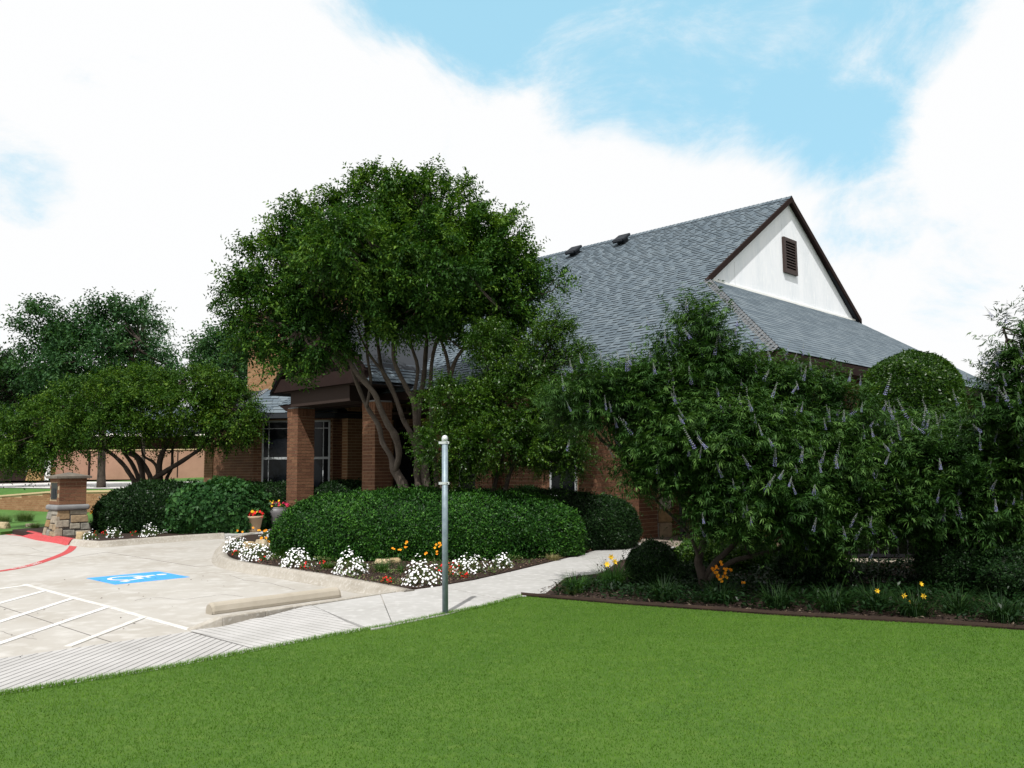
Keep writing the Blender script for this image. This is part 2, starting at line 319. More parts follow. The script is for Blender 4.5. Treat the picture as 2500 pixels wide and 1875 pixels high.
def grass_clump(name, c, r, h, n, mt, parent, wd=.01, arch=.6, spread=1.):
    a = rng.uniform(0, 2*math.pi, n); rr = r*.35*np.sqrt(rng.uniform(0, 1, n)); D = np.stack([np.cos(a), np.sin(a), 0*a], 1)
    P = A(c)+D*rr[:, None]+rng.normal(0, r*.06, (n, 3))*A([1, 1, 0]); hh = h*rng.uniform(.55, 1.15, n)
    LV = blade_arrays(P, D+rdir(n)*.4, hh, wd, arch*rng.uniform(.2, 1.2, n)*spread)
    return leaf_obj(name, LV, np.tile(rng.uniform(.1, .9, n), 4), mt, parent)
def superblob(c, r, n, e=2.6, zmin=0., jit=.07, ang=0.):
    d = rdir(int(n*1.9)); s = (np.abs(d[:, 0])**e+np.abs(d[:, 1])**e+np.abs(d[:, 2])**e)**(-1/e)
    q = d*s[:, None]; nn = unit(np.sign(q)*np.abs(q)**(e-1)/A(r)); q = q*A(r)
    ca, sa = math.cos(ang), math.sin(ang); R_ = A([[ca, -sa, 0], [sa, ca, 0], [0, 0, 1]])
    q = q@R_.T; nn = nn@R_.T; p = q+A(c)
    nz = np.sin(p[:, 0]*3.1+1)*np.sin(p[:, 1]*2.7)+.6*np.sin(p[:, 0]*6.3+p[:, 2]*5)*np.sin(p[:, 1]*5.9+2)+.4*np.sin(p[:, 0]*13+p[:, 2]*11)*np.sin(p[:, 1]*12)
    p = p+nn*(nz*jit)[:, None]; k = p[:, 2] > zmin
    return p[k], nn[k], nz[k]
def rosette(name, p, nn, nz, mt, parent, ll, lw, k=5, spread=.8, tj=.22, upb=.2):
    n = len(p); P = np.repeat(p, k, 0); NN = np.repeat(nn, k, 0); D = unit(NN*.55+rdir(n*k)*spread+A([0, 0, upb])); P = P+rng.normal(0, ll*.3, P.shape)
    tint = np.repeat(.38+nz*.14+rng.normal(0, .08, n), k)+rng.normal(0, tj, n*k); s = rng.uniform(.7, 1.2, n*k)
    return leaf_obj(name, leaf_arrays(P, D, NN+rdir(n*k)*.4, ll*s, lw*s), tint, mt, parent)
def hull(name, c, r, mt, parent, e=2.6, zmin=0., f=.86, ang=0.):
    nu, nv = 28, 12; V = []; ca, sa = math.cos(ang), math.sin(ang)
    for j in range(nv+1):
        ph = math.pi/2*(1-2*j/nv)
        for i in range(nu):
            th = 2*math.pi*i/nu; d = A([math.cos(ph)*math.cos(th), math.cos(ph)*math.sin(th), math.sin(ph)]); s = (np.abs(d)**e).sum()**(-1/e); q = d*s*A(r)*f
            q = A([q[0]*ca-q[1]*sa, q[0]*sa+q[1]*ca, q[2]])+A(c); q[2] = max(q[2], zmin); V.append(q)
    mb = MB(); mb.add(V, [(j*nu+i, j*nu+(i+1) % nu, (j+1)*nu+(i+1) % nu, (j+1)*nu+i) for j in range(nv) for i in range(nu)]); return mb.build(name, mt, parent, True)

u = A([.6973, .7168, 0]); v = A([-.7168, .6973, 0]); ZU = A([0, 0, 1.])
LOT = -.12
def poly(name, P, z0, z1, mt, parent=None, kind='structure', bev=0):
    mb = MB(); mb.prism(P, z0, z1); o = mb.build(name, mt, parent)
    if parent is None and kind: o['kind'] = kind
    if bev: bevel(o, bev)
    return o
# ================================================================== GROUND
poly('ground', [(-900, -300), (900, -300), (900, 1500), (-900, 1500)], -.6, -.30, M_ground)
lotP = [G(*p, LOT) for p in ((0, 1607), (250, 1572), (461, 1545), (545, 1520), (760, 1485), (900, 1465), (975, 1453), (890, 1425), (640, 1385), (545, 1368), (552, 1335), (600, 1310), (720, 1296), (700, 1280), (560, 1300), (430, 1304), (330, 1308), (190, 1318), (120, 1300), (60, 1296), (-60, 1300))]
lotP = [G(0, 1700, LOT)-A([1.2, 2.2, 0])]+[G(0, 1607, LOT)-u*3]+lotP[1:]+[A([-42, 25, 0]), A([-42, 2, 0])]
lot = poly('parking_lot', lotP, -.28, LOT, M_conc)
def line_strip(name, P, wd, z, mt, parent, t=.003):
    """painted band: P points, constant width, a thin sheet"""
    P = A(P)[:, :2]; n = len(P); T = np.gradient(P, axis=0); T /= np.linalg.norm(T, axis=1)[:, None]; S = np.stack([-T[:, 1], T[:, 0]], 1)*wd/2
    a = P+S; b = P-S; mb = MB()
    for i in range(n-1): mb.prism([b[i], b[i+1], a[i+1], a[i]], z, z+t)
    return mb.build(name, mt, parent)
gl = lambda *ps: [G(x, y, LOT) for x, y in ps]
# joints: dark, slightly sunken-looking sealant lines
for P in (((-80, 1455), (0, 1480), (272, 1568)), ((259, 1348), (477, 1383), (520, 1381)), ((0, 1352), (170, 1362), (259, 1348))):
    line_strip('joint', gl(*P), .012, LOT, M_groove, lot, .002)
for i, (P, m_) in enumerate(((((-160, 1458), (66, 1429)), M_wpaint), (((60, 1427), (110, 1441), (179, 1460), (262, 1481), (351, 1507), (464, 1538)), M_wpaintold), (((-200, 1528), (109, 1443)), M_wpaint), (((-200, 1583), (179, 1461)), M_wpaint), (((-60, 1592), (262, 1483)), M_wpaint), (((165, 1580), (351, 1508)), M_wpaintold))):
    line_strip('painted_stripe', gl(*P), .082, LOT+.001, m_, lot, .003+.0013*i)
for P in (((560, 1404), (600, 1416), (660, 1424), (720, 1440)), ((20, 1330), (70, 1336), (100, 1346), (150, 1350)), ((330, 1466), (380, 1459), (450, 1463), (540, 1452), (590, 1456)), ((0, 1540), (30, 1552), (90, 1560))):
    Q = gl(*P); Q, _ = smooth_path(Q, [1]*len(Q), 6); Q = Q+rng.normal(0, .012, Q.shape)*A([1, 1, 0]); line_strip('crack', Q, .006, LOT, M_groove, lot, .0015)
# accessible parking symbol
bl = empty('parking_symbol', G(330, 1408, LOT), 'blue painted square with white wheelchair symbol on the lot concrete', 'pavement marking')
c0 = G(337, 1410.5, LOT); hs = .60
mb = MB(); mb.prism([c0-u*hs-v*hs, c0+u*hs-v*hs, c0+u*hs+v*hs, c0-u*hs+v*hs], LOT, LOT+.004); mb.build('blue_square', M_blue, bl)
mb = MB()
def sy(a, b): return (c0+(-v)*a*1.12+(u)*(b-.03)*1.12)[:2]        # the symbol is read from the driving lane: up is towards +v
def stroke(P, wd):
    P = A(P); 
    for i in range(len(P)-1):
        d = P[i+1]-P[i]; L_ = np.linalg.norm(d); d = d/L_; n_ = A([-d[1], d[0]])*wd/2; a = P[i]-d*.012; b = P[i+1]+d*.012
        mb.prism([sy(*(a+n_)), sy(*(a-n_)), sy(*(b-n_)), sy(*(b+n_))], LOT+.0042+.0004*i, LOT+.0062+.0004*i)
stroke([(-.04+.25*math.cos(t), -.10+.25*math.sin(t)) for t in np.linspace(math.radians(112), math.radians(335), 14)], .06)
stroke([(-.09, .30), (-.07, .14), (-.05, .02)], .09); stroke([(-.07, .02), (.15, .02), (.26, -.30), (.36, -.26)], .07); stroke([(-.07, .15), (.11, .15)], .05)
mb.prism([sy(-.09+.075*math.cos(q), .42+.075*math.sin(q)) for q in np.linspace(0, 2*math.pi, 13)[:-1]], LOT+.0042, LOT+.0062)
mb.build('wheelchair_symbol', M_wpaint, bl)
# red fire lane line with worn white lettering
rl = empty('fire_lane_marking', G(110, 1362, LOT), 'red painted fire lane line with worn white letters curving across the lot', 'pavement marking')
pts = gl((181, 1327), (175, 1339), (160, 1350), (125, 1364), (83, 1378), (40, 1388), (0, 1394.5), (-80, 1404))
P_, R_ = smooth_path(pts, [1]*len(pts), 5); line_strip('red_line', P_, .17, LOT+.001, M_red, rl)
line_strip('red_line', gl((78, 1311), (40, 1307), (0, 1303), (-60, 1299)), .12, LOT+.001, M_red, rl)
def text_on_path(txt, P, size, z, mt, parent, sx=1.):
    P = A(P); s_ = np.r_[0, np.cumsum(np.linalg.norm(np.diff(P[:, :2], axis=0), axis=1))]; pos = .12
    for ch in txt:
        if ch == ' ': pos += size*.6; continue
        cu = bpy.data.curves.new('letter', 'FONT'); cu.body = ch; cu.size = size; cu.extrude = .0008; cu.align_x = 'CENTER'
        to = bpy.data.objects.new('letter', cu); dg = bpy.context.evaluated_depsgraph_get(); me = bpy.data.meshes.new_from_object(to); bpy.data.objects.remove(to)
        me.materials.clear(); me.materials.append(mt)
        x = np.interp(pos, s_, P[:, 0]); y = np.interp(pos, s_, P[:, 1]); x2 = np.interp(pos+.05, s_, P[:, 0]); y2 = np.interp(pos+.05, s_, P[:, 1]); a = math.atan2(y2-y, x2-x)
        o = link('letter', me, parent, (x+size*.33*math.sin(a), y-size*.33*math.cos(a), z)); o.rotation_euler = (0, 0, a); o.scale = (sx, 1, 1); pos += size*.72*sx
text_on_path('FIRE LANE', P_[2:][::-1][8:], .145, LOT+.006, M_wpaint, rl, 1.25)
# ---- sidewalk: separate slabs with joints
Ls = [G(*p) for p in ((930, 1451), (1026, 1437), (1158, 1416), (1253, 1394), (1389, 1361), (1519, 1326))]
Rs = [G(*p) for p in ((1010, 1512), (1160, 1482), (1275, 1462), (1370, 1428), (1490, 1388), (1600, 1350))]
walk = empty('sidewalk', G(1150, 1440), kind='structure')
cuts = [[(930, 1451), (1026, 1437.5), (1072, 1431), (1232, 1465), (1180, 1478), (1085, 1500), (960, 1525)], [(1074, 1430.5), (1158, 1416), (1243, 1396.5), (1378, 1412), (1332, 1451), (1272, 1455), (1235, 1464)],
        [(1246, 1396), (1389, 1361), (1398, 1359), (1512, 1369), (1470, 1400), (1381, 1411.5)], [(1401, 1358), (1450, 1345), (1519, 1327), (1563, 1325), (1660, 1332), (1600, 1352), (1515, 1368.5)]]
for c_ in cuts:
    o = poly('slab', [G(*p) for p in c_], -.25, 0., M_walk, walk); bevel(o, .006, 2)
poly('joint_bed', [G(*p) for p in ((925, 1452), (1158, 1417), (1519, 1328), (1640, 1335), (1462, 1398), (1320, 1448), (1180, 1472), (1080, 1492), (965, 1515))], -.26, -.012, M_kerb, walk)
# ribbed ramp: two slabs with real ribs
ramp = empty('ribbed_ramp', G(600, 1540), kind='structure')
def clip_poly(P, S0, n):            # keep the part of convex polygon on the side n.(p-S0) >= 0
    o_ = []; m_ = len(P)
    for i in range(m_):
        a, b = P[i], P[(i+1) % m_]; da, db = (a-S0)@n, (b-S0)@n
        if da >= 0: o_.append(a)
        if da*db < 0: o_.append(a+(b-a)*da/(da-db))
    return o_
def ribbed(name, P3, direc, pitch, zf):
    P = [A(p[:2]) for p in P3]; d = A(direc)/np.linalg.norm(direc); n = A([-d[1], d[0]]); lo_ = min(p@n for p in P); hi = max(p@n for p in P)
    mb = MB(); mb.prism(P, [-.3]*len(P), [zf(p)-.006 for p in P]); base = mb.build(name, M_groove, ramp)
    rb = MB(); k = lo_
    while k < hi:
        q = clip_poly(P, n*(k+pitch*.075), n); q = clip_poly(q, n*(k+pitch*.925), -n) if len(q) > 2 else q
        if len(q) > 2: rb.prism(q, [zf(p)-.03 for p in q], [zf(p) for p in q])
        k += pitch
    o = rb.build('ribs', M_rib, base); o['kind'] = 'stuff'; return base
zleft = lambda p: LOT+.004
A0 = G(461, 1541, LOT)[:2]; 
def zflare(p):                      # rises from the lot level at the diagonal to the walk
    t = ((A(p)-G(464, 1538, -.1)[:2])@A([u[0], u[1]]))/1.35
    return LOT+.004+(.118)*min(max(t, 0), 1)
dgl = G(464, 1541, LOT)-v*0; 
ribbed('ramp_slab', [G(0, 1604, LOT)-u*3, G(461, 1543, LOT), G(650, 1588, -.1), G(640, 1592, -.1), G(400, 1634, LOT), G(0, 1700, LOT)-u*3][:6], (G(430, 1563)-G(199, 1660))[:2], .085, zleft)
ribbed('ramp_slab', [G(464, 1541, LOT), G(537, 1509, -.05), G(640, 1497, 0), G(760, 1478, 0), G(840, 1512, 0), G(905, 1535, 0), G(655, 1588, -.1)], (G(823, 1532)-G(617, 1494))[:2], .075, zflare)
poly('walk_slab', [G(763, 1478), G(928, 1452), G(958, 1526), G(908, 1536), G(842, 1511)], -.25, .0, M_walk, ramp)
kl = [G(*p) for p in ((544, 1509), (650, 1493), (760, 1476), (870, 1460), (968, 1445))]
mb = MB()
for i in range(4):
    a, b = kl[i], kl[i+1]; mb.prism([a-A([.0, -.0, 0]), a+v*.09, b+v*.09, b], -.28, .012)
o = mb.build('kerb_edge', M_kerb, ramp); bevel(o, .012)
mb = MB(); a = G(544, 1509); b = G(464, 1540, LOT); mb.prism([a, b, b+v*.10, a+v*.13], [-.28]*4, [.01, LOT+.01, LOT+.01, .01]); bevel(mb.build('kerb_edge', M_kerb, ramp), .01)
# wheel stop
ws = G(524, 1503, LOT)+v*.05; wd_ = u; ws0 = ws; st = MB()
prof = [(-.09, 0), (-.095, .04), (-.075, .10), (-.045, .128), (0, .138), (.045, .128), (.075, .10), (.095, .04), (.09, 0)]
V = []
for s_ in (0, .03, 1.83, 1.86):
    k_ = .8 if s_ in (0, 1.86) else 1.
    for (a, b) in prof: V.append(ws+u*s_+v*(a*k_+.10)+ZU*(b*k_))
m_ = len(prof); Fs = [(i*m_+j, i*m_+(j+1) % m_, (i+1)*m_+(j+1) % m_, (i+1)*m_+j) for i in range(3) for j in range(m_)]+[tuple(range(m_)), tuple(range(3*m_, 4*m_))[::-1]]
st.add(V, Fs); o = st.build('wheel_stop', M_stop, None, False, loc=ws); tag(o, 'rounded tan concrete wheel stop lying at the edge of the sidewalk', 'wheel stop'); bevel(o, .008)
# ---- near lawn
lawnE = [(-260, 1740), (0, 1692), (200, 1661), (400, 1629), (600, 1590), (800, 1551), (960, 1524), (1087, 1498), (1180, 1479), (1272, 1454)]
edge = [(1272, 1453), (1500, 1472), (1900, 1500), (2300, 1522), (2500, 1536), (2900, 1562)]
LP = [G(*p) for p in lawnE+edge]; lawnP = LP+[A([9, 2, 0]), A([9, -4, 0]), A([-9, -4, 0]), A([-9, 3, 0])]
lawn = poly('lawn', lawnP, -.25, -.012, M_lawn)
def inpoly(X, P):
    P = A([p[:2] for p in P]); x, y = X[:, 0], X[:, 1]; ins = np.zeros(len(X), bool); j = len(P)-1
    for i in range(len(P)):
        c_ = ((P[i, 1] > y) != (P[j, 1] > y)) & (x < (P[j, 0]-P[i, 0])*(y-P[i, 1])/(P[j, 1]-P[i, 1]+1e-12)+P[i, 0]); ins ^= c_; j = i
    return ins
X = np.stack([rng.uniform(-6, 7.5, 640000), rng.uniform(3.4, 11.6, 640000), np.full(640000, -.014)], 1)
X[:, :2] += .0; X = X[inpoly(X, LP+[A([8.5, 3.2, 0]), A([-7, 3.2, 0])])]
az_ = np.abs(X[:, 0]/X[:, 1]); X = X[az_ < .78]
D = rdir(len(X)); D[:, 2] = np.abs(D[:, 2])+.9; D = unit(D)
pn = .5+.30*np.sin(X[:, 0]*1.3+.7*np.sin(X[:, 1]*.9))*np.sin(X[:, 1]*1.1+1)+.16*np.sin(X[:, 0]*4.1+X[:, 1]*3.3)*np.sin(X[:, 1]*5.2-X[:, 0]*2)
hh = rng.uniform(.011, .022, len(X))
S = unit(np.cross(D, rdir(len(X)))); V = np.stack([X-S*.0028, X+S*.0028, X+D*hh[:, None]], 1).reshape(-1, 3)
pn = pn+.25*np.sin(X[:, 0]*.55+2)*np.sin(X[:, 1]*.8+X[:, 0]*.3)+.18*np.sin(X[:, 0]*9+X[:, 1]*3)*np.sin(X[:, 1]*11-X[:, 0]*4); tint = np.repeat(np.clip(pn*.8+rng.normal(.08, .20, len(X)), 0, 1), 3)
go = bpy.data.objects.new('grass', mesh_np('grass', V, np.arange(len(V)).reshape(-1, 3), LM_lawn, tint)); col.objects.link(go)
tag(go, 'short mown green grass covering the near lawn', 'grass', kind='stuff')
# rough fringe where the lawn meets the path
nf = 9000; seg = rng.integers(0, len(lawnE)-1, nf); t = rng.uniform(0, 1, nf)[:, None]; LE = A([G(*p) for p in lawnE]); X = LE[seg]*(1-t)+LE[seg+1]*t+rng.normal(0, .025, (nf, 3))*A([1, 1, 0]); X[:, 2] = -.01
D = rdir(nf); D[:, 2] = .6; D += A([-.35, .4, 0]); LV = blade_arrays(X, D, rng.uniform(.02, .05, nf), .004, .5, 2)
tag(leaf_obj('grass_fringe', LV, np.tile(rng.uniform(.2, .9, nf), 2), LM_lawn, None), 'rough grass fringe along the concrete edge of the lawn', 'grass', kind='stuff')
# rusty edging board
mb = MB(); E_ = [G(*p) for p in edge]
for i in range(len(E_)-1):
    a, b = E_[i], E_[i+1]; n_ = unit(np.cross(b-a, ZU)); mb.box(a+A([0, 0, -.1]), b-a, -n_*.012, A([0, 0, .135]))
tag(mb.build('bed_edging', M_edging, None, loc=E_[0]), 'long low rusty brown steel edging between lawn and shaded bed', 'edging')
# ---- planting beds (mulch)
bedF = [(560, 1312), (548, 1335), (552, 1352), (640, 1380), (760, 1400), (885, 1422), (975, 1436), (1026, 1437), (1072, 1430.5), (1158, 1415.5), (1253, 1393.5), (1389, 1360.5), (1519, 1325.5)]
P = [G(*p) for p in bedF]+[A([2.1, 19.5, 0]), A([-3.5, 23.5, 0]), A([-5.6, 24.2, 0])]
poly('mulch_bed', P, -.25, .012, M_mulch)
P = [G(*p) for p in ((1272, 1452), (1332, 1450), (1381, 1411), (1470, 1400), (1515, 1368), (1600, 1352), (1700, 1335), (1900, 1330), (2200, 1330), (2600, 1330))]+[A([14, 12, 0]), A([9, 5.5, 0])]+[G(*p) for p in edge[::-1]]
poly('mulch_bed', P, -.25, .008, M_mulch)
P = [G(*p) for p in ((100, 1306), (170, 1317), (249, 1322), (331, 1317), (431, 1310), (547, 1303), (640, 1290), (700, 1280))]+[A([-5.6, 25, 0]), A([-7, 29, 0]), A([-13.5, 29, 0]), A([-14.5, 25, 0])]
poly('mulch_bed', P, -.25, .010, M_mulch)
poly('mulch_bed', [G(*p) for p in ((-120, 1292), (0, 1292), (60, 1285), (95, 1278), (85, 1268), (0, 1262), (-120, 1262))], -.25, -.08, M_mulch)
poly('walkway', [G(550, 1308), G(720, 1298), G(760, 1285), A([-4.6, 26.5, 0]), A([-6.4, 26.5, 0]), G(640, 1287), G(547, 1301)], -.25, .004, M_walk)
poly('garden_ground', [A([-7, 26, 0]), A([-3, 21, 0]), A([1.9, 18.9, 0]), A([3, 17.5, 0]), A([9, 12.5, 0]), A([60, 12, 0]), A([60, 60, 0]), A([-8, 34, 0])], -.25, -.02, M_mulch)
poly('patio', [G(1560, 1326), G(1640, 1334), G(1720, 1345), G(2400, 1412), A([12, 15, 0]), A([9, 21, 0]), A([3.3, 21.5, 0])], -.25, .006, M_agg)
poly('far_lawn', [A([-60, 60, 0]), A([-24.5, 41, 0]), A([-16, 36.3, 0]), A([-8, 36, 0]), A([-8, 27.8, 0]), A([-13.6, 28.8, 0]), A([-14.6, 24.6, 0]), A([-42, 24.9, 0]), A([-60, 30, 0])], -.25, -.03, M_flawn)
# ---- kerbs
def kerb(name, P, mats, hts=(0., .02), wd=.14, parent=None, k=5):
    P = A([p[:2] for p in P]); Q, _ = smooth_path(np.c_[P, np.zeros(len(P))], [1]*len(P), k); Q = Q[:, :2]
    T = np.gradient(Q, axis=0); T /= np.linalg.norm(T, axis=1)[:, None]; S = np.stack([T[:, 1], -T[:, 0]], 1)   # outward (to the lot) is the right hand side
    prof_ = [(-wd, -.2), (-wd, .015), (-wd*.1, .025), (.02, .012), (.05, -.03), (.085, LOT+.012), (.14, LOT+.004), (.14, -.2)]; m_ = len(prof_)
    V = [(q[0]+s[0]*a, q[1]+s[1]*a, b) for q, s in zip(Q, S) for a, b in prof_]
    mb = MB(); mb.add(V, [(i*m_+j, i*m_+(j+1) % m_, (i+1)*m_+(j+1) % m_, (i+1)*m_+j) for i in range(len(Q)-1) for j in range(m_)]+[tuple(range(m_)), tuple(range((len(Q)-1)*m_, len(Q)*m_))[::-1]])
    o = mb.build(name, mats, parent, True); 
    return o
k1 = kerb('kerb', [G(*p) for p in ((610, 1302), (556, 1318), (538, 1340), (541, 1362), (590, 1376), (680, 1390), (790, 1407), (885, 1424), (990, 1445))][::-1][::-1], M_kerb)
k1['kind'] = 'structure'
k2 = kerb('kerb', [G(*p) for p in ((176, 1318), (215, 1322), (249, 1323), (331, 1317), (431, 1310), (547, 1303))][::-1][::-1], M_kerb); k2['kind'] = 'structure'
k3 = kerb('red_kerb', [G(*p) for p in ((66, 1298), (100, 1306), (135, 1311), (160, 1315), (176, 1318.5))], M_red); tag(k3, 'raised kerb painted fire lane red at the foot of the stone and brick pillar', 'kerb')
# ================================================================== BUILDING
Eav = A([4.7705, 15.1287, 3.676]); BU, BV = Eav@u, Eav@v; SL = .69; RUN = 7.7; RZ = Eav[2]+SL*RUN
def B(a, b, z): return Eav*A([1, 1, 0])+u*a+v*b+ZU*z           # building frame: a along u, b along v from the eave corner
house = empty('brick_house', B(0, 0, 0), 'brick building with steep grey shingle roof and white gable behind the trees', 'building')
VLEN = 17.; VG = 3.45          # roof length, gable plane
class Bricks:
    """laid bricks: the ones that show largest become single parts, the rest one joined part"""
    def __init__(s, m1, mN): s.L = []; s.m1 = m1; s.mN = mN
    def face(s, part, O, d, Lg, H, n, rh=.088, bl=.29, proud=.010, pr=0, soldier=False, hole=None):
        d = A(d); n = A(n); rows = int(round(H/rh)); rh = H/rows
        for i in range(rows):
            x = -(.5*bl if i % 2 else 0.)
            while x < Lg-.02:
                a = max(x, 0); b = min(x+bl, Lg)
                iv = [(a, b)]
                for (h0, h1, g0, g1) in (hole if isinstance(hole, list) else []):
                    if g0-.03 < (i+.5)*rh < g1+.03: iv = [q for (p0, p1_) in iv for q in ((p0, min(p1_, h0)), (max(p0, h1), p1_)) if q[1]-q[0] > .03]
                for (a, b) in iv:
                  if b-a > .03:
                    c = O+d*((a+b)/2)+ZU*((i+.5)*rh)
                    if not callable(hole) or not hole((a+b)/2, (i+.5)*rh): s.L.append((pr, part, c, d, n, b-a-.011, rh-.013, proud))
                x += bl
    def soldier(s, part, O, d, Lg, H, n, pr=0, bw=.088, proud=.016):
        k = max(1, int(round(Lg/bw))); bw = Lg/k
        for i in range(k): s.L.append((pr, part, O+A(d)*((i+.5)*bw)+ZU*H/2, A(d), A(n), bw-.011, H-.012, proud))
    def finish(s, top=300):
        s.L.sort(key=lambda q: q[0]); one = {}
        for j, (pr, part, c, d, n, lx, lz, proud) in enumerate(s.L):
            depth = .05; cc = c+n*(proud+rng.uniform(-.0015, .0015)-depth/2)
            if j < top and pr < 50:
                key = 'u'
                if key not in one:
                    m = MB(); m.box((-.5, -.5, -.5), (1, 0, 0), (0, 1, 0), (0, 0, 1)); t_ = m.build('brick', s.m1); one[key] = t_.data; bpy.data.objects.remove(t_)
                o = link('brick', one[key], part, cc); o.rotation_euler = (0, 0, math.atan2(d[1], d[0])); o.scale = (lx, depth, lz)
            else:
                one.setdefault(id(part), (part, MB()))[1].box(cc-d*lx/2-n*depth/2-ZU*lz/2, d*lx, n*depth, ZU*lz, rng.uniform(0, 1))
        for k_, q in one.items():
            if k_ != 'u': o = q[1].build('bricks', s.mN, q[0]); o['kind'] = 'stuff'
br = Bricks(M_brick1, M_brickN)
# --- long facade (faces camera left) and the gable side wall, as mortar cores with laid bricks
VP = (G(1563, 1323)-Eav)@v+.25      # the facade starts at the pier; right of it a covered corner porch
mb = MB(); mb.box(B(4.2, .62, -.2), u*10.7, v*.25, ZU*3.9); mb.box(B(.62, VP, -.2), u*.25, v*(10.17-VP), ZU*3.9); mb.box(B(4.2, .87, -.2), u*.25, v*(VP+.4-.87), ZU*3.9); mb.box(B(.87, VP+.15, -.2), u*3.33, v*.25, ZU*3.9); mb.box(B(3.85, 10.17, -.2), u*.25, v*5.2, ZU*3.9); mb.box(B(.87, 10.0, -.2), u*3.2, v*.2, ZU*3.9)
wall = mb.build('wall', M_mortar, house)
wins = [(5.25, 6.05, .95, 2.6), (8.35, 9.15, .95, 2.6)]
br.face(wall, B(.62, VP, 0), v, 10.12-VP, 3.7, -u, pr=60, hole=[(a-VP-.01, b-VP+.01, c, d) for a, b, c, d in wins])
br.face(wall, B(4.2, .62, 0), u, 10.7, 3.7, -v, pr=60); br.face(wall, B(4.2, .62, 0), v, VP-.5, 3.7, -u, pr=60); br.face(wall, B(.87, VP+.15, 0), u, 3.3, 3.7, -v, pr=60)
br.face(wall, B(3.85, 10.2, 0), v, 5.0, 3.7, -u, pr=60)
for a, b, c, d in wins:
    f = MB()
    for (x0, x1, z0, z1) in ((a, a+.05, c, d), (b-.05, b, c, d), (a, b, c, c+.05), (a, b, d-.05, d), (a, b, (c+d)/2, (c+d)/2+.04)): f.box(B(.585, x0, z0), u*.06, v*(x1-x0), ZU*(z1-z0))
    win = f.build('window', M_frame, house); g_ = MB(); g_.box(B(.60, a+.02, c+.02), u*.02, v*(b-a-.04), ZU*(d-c-.04)); g_.build('pane', M_glass, win)
# pilaster between the windows and the brick pier at the path
def pier(b0, b1, a0, a1, z1, name='pier', pr=10, base=True, capz=.24):
    c = MB(); c.box(B(a0+.012, b0+.012, -.2), u*(a1-a0-.024), v*(b1-b0-.024), ZU*(z1+.19)); p = c.build(name, M_mortar, house)
    L1, L2 = b1-b0, a1-a0; zb = .26
    for (O, d, Lg, n, q) in ((B(a0, b0, 0), v, L1, -u, pr), (B(a0, b0, 0), u, L2, -v, pr), (B(a1, b0, 0), v, L1, u, 60), (B(a0, b1, 0), u, L2, v, 60)):
        O = O-n*.012
        if base: br.soldier(p, O+n*.012, d, Lg, zb-.01, n, pr=60 if q > 50 else pr+5, proud=.02)
        br.face(p, O+ZU*zb, d, Lg, z1-zb-capz, n, pr=q)
        if capz: br.soldier(p, O+ZU*(z1-capz), d, Lg, capz-.01, n, pr=q, proud=.02)
    return p
pier(7.65, 8.25, .30, .62, 3.5, 'pilaster', 55)
gp = G(1563, 1323); a1 = (gp-Eav)@u; b1 = (gp-Eav)@v
pier(b1, b1+.5, a1-1.46, a1, 2.75, 'pier', 2)
pier(.62, 1.12, .62, 1.12, 3.62, 'corner_pier', 55, base=False, capz=0)
cpb = MB(); cpb.box(B(.66, .66, 3.46), u*3.6, v*(VP-.6), ZU*.03); cpb.build('porch_soffit', M_soff, house)
# porch pillars
p1 = A([-6.11, 24.3, 0]); p2 = A([-3.56, 22.12, 0])
for k_, P in enumerate((p1, p2)): pier((P-Eav)@v, (P-Eav)@v+.56, (P-Eav)@u, (P-Eav)@u+.56, 3.4, 'pillar', 0 if k_ == 0 else 1)
for P in (p1, p2):
    m = MB(); q = B((P-Eav)@u+.28, (P-Eav)@v+.28, 3.4); r_ = .27
    m.box(q-u*r_-v*r_, u*2*r_, v*2*r_, ZU*.03); m.build('pillar_cap', M_band, house)
# octagonal bay with big windows between the pillars, its small hip roof, tall brick wing behind
Yb = 27.; bx0, bx1 = AT(618, 1100, Yb)[0], AT(812, 1100, Yb)[0]
bp = [A([bx0, Yb, 0]), A([bx1, Yb, 0]), A([bx1, Yb, 0])+u*2.6, A([bx1, Yb, 0])+u*2.6+v*4, A([bx0, Yb, 0])+v*2.6]
mb = MB(); mb.prism(bp, -.2, 3.45); bay = mb.build('bay_wall', M_mortar, house)
X_ = A([1., 0, 0]); Y_ = A([0, 1., 0])
wx = [AT(640, 1100, Yb)[0]-bx0, AT(706, 1100, Yb)[0]-bx0, AT(745, 1100, Yb)[0]-bx0, AT(806, 1100, Yb)[0]-bx0]
wz0, wz1 = 1.35, 3.2
br.face(bay, A([bx0, Yb, 0]), X_, bx1-bx0, 3.4, -Y_, pr=20, hole=[(wx[0]-.01, wx[3]+.01, .98, 3.2)])
br.face(bay, A([bx1, Yb, 0]), u, 2.6, 3.4, -v, pr=15); br.face(bay, A([bx0, Yb, 0]), v, 2.6, 3.4, -u, pr=60)
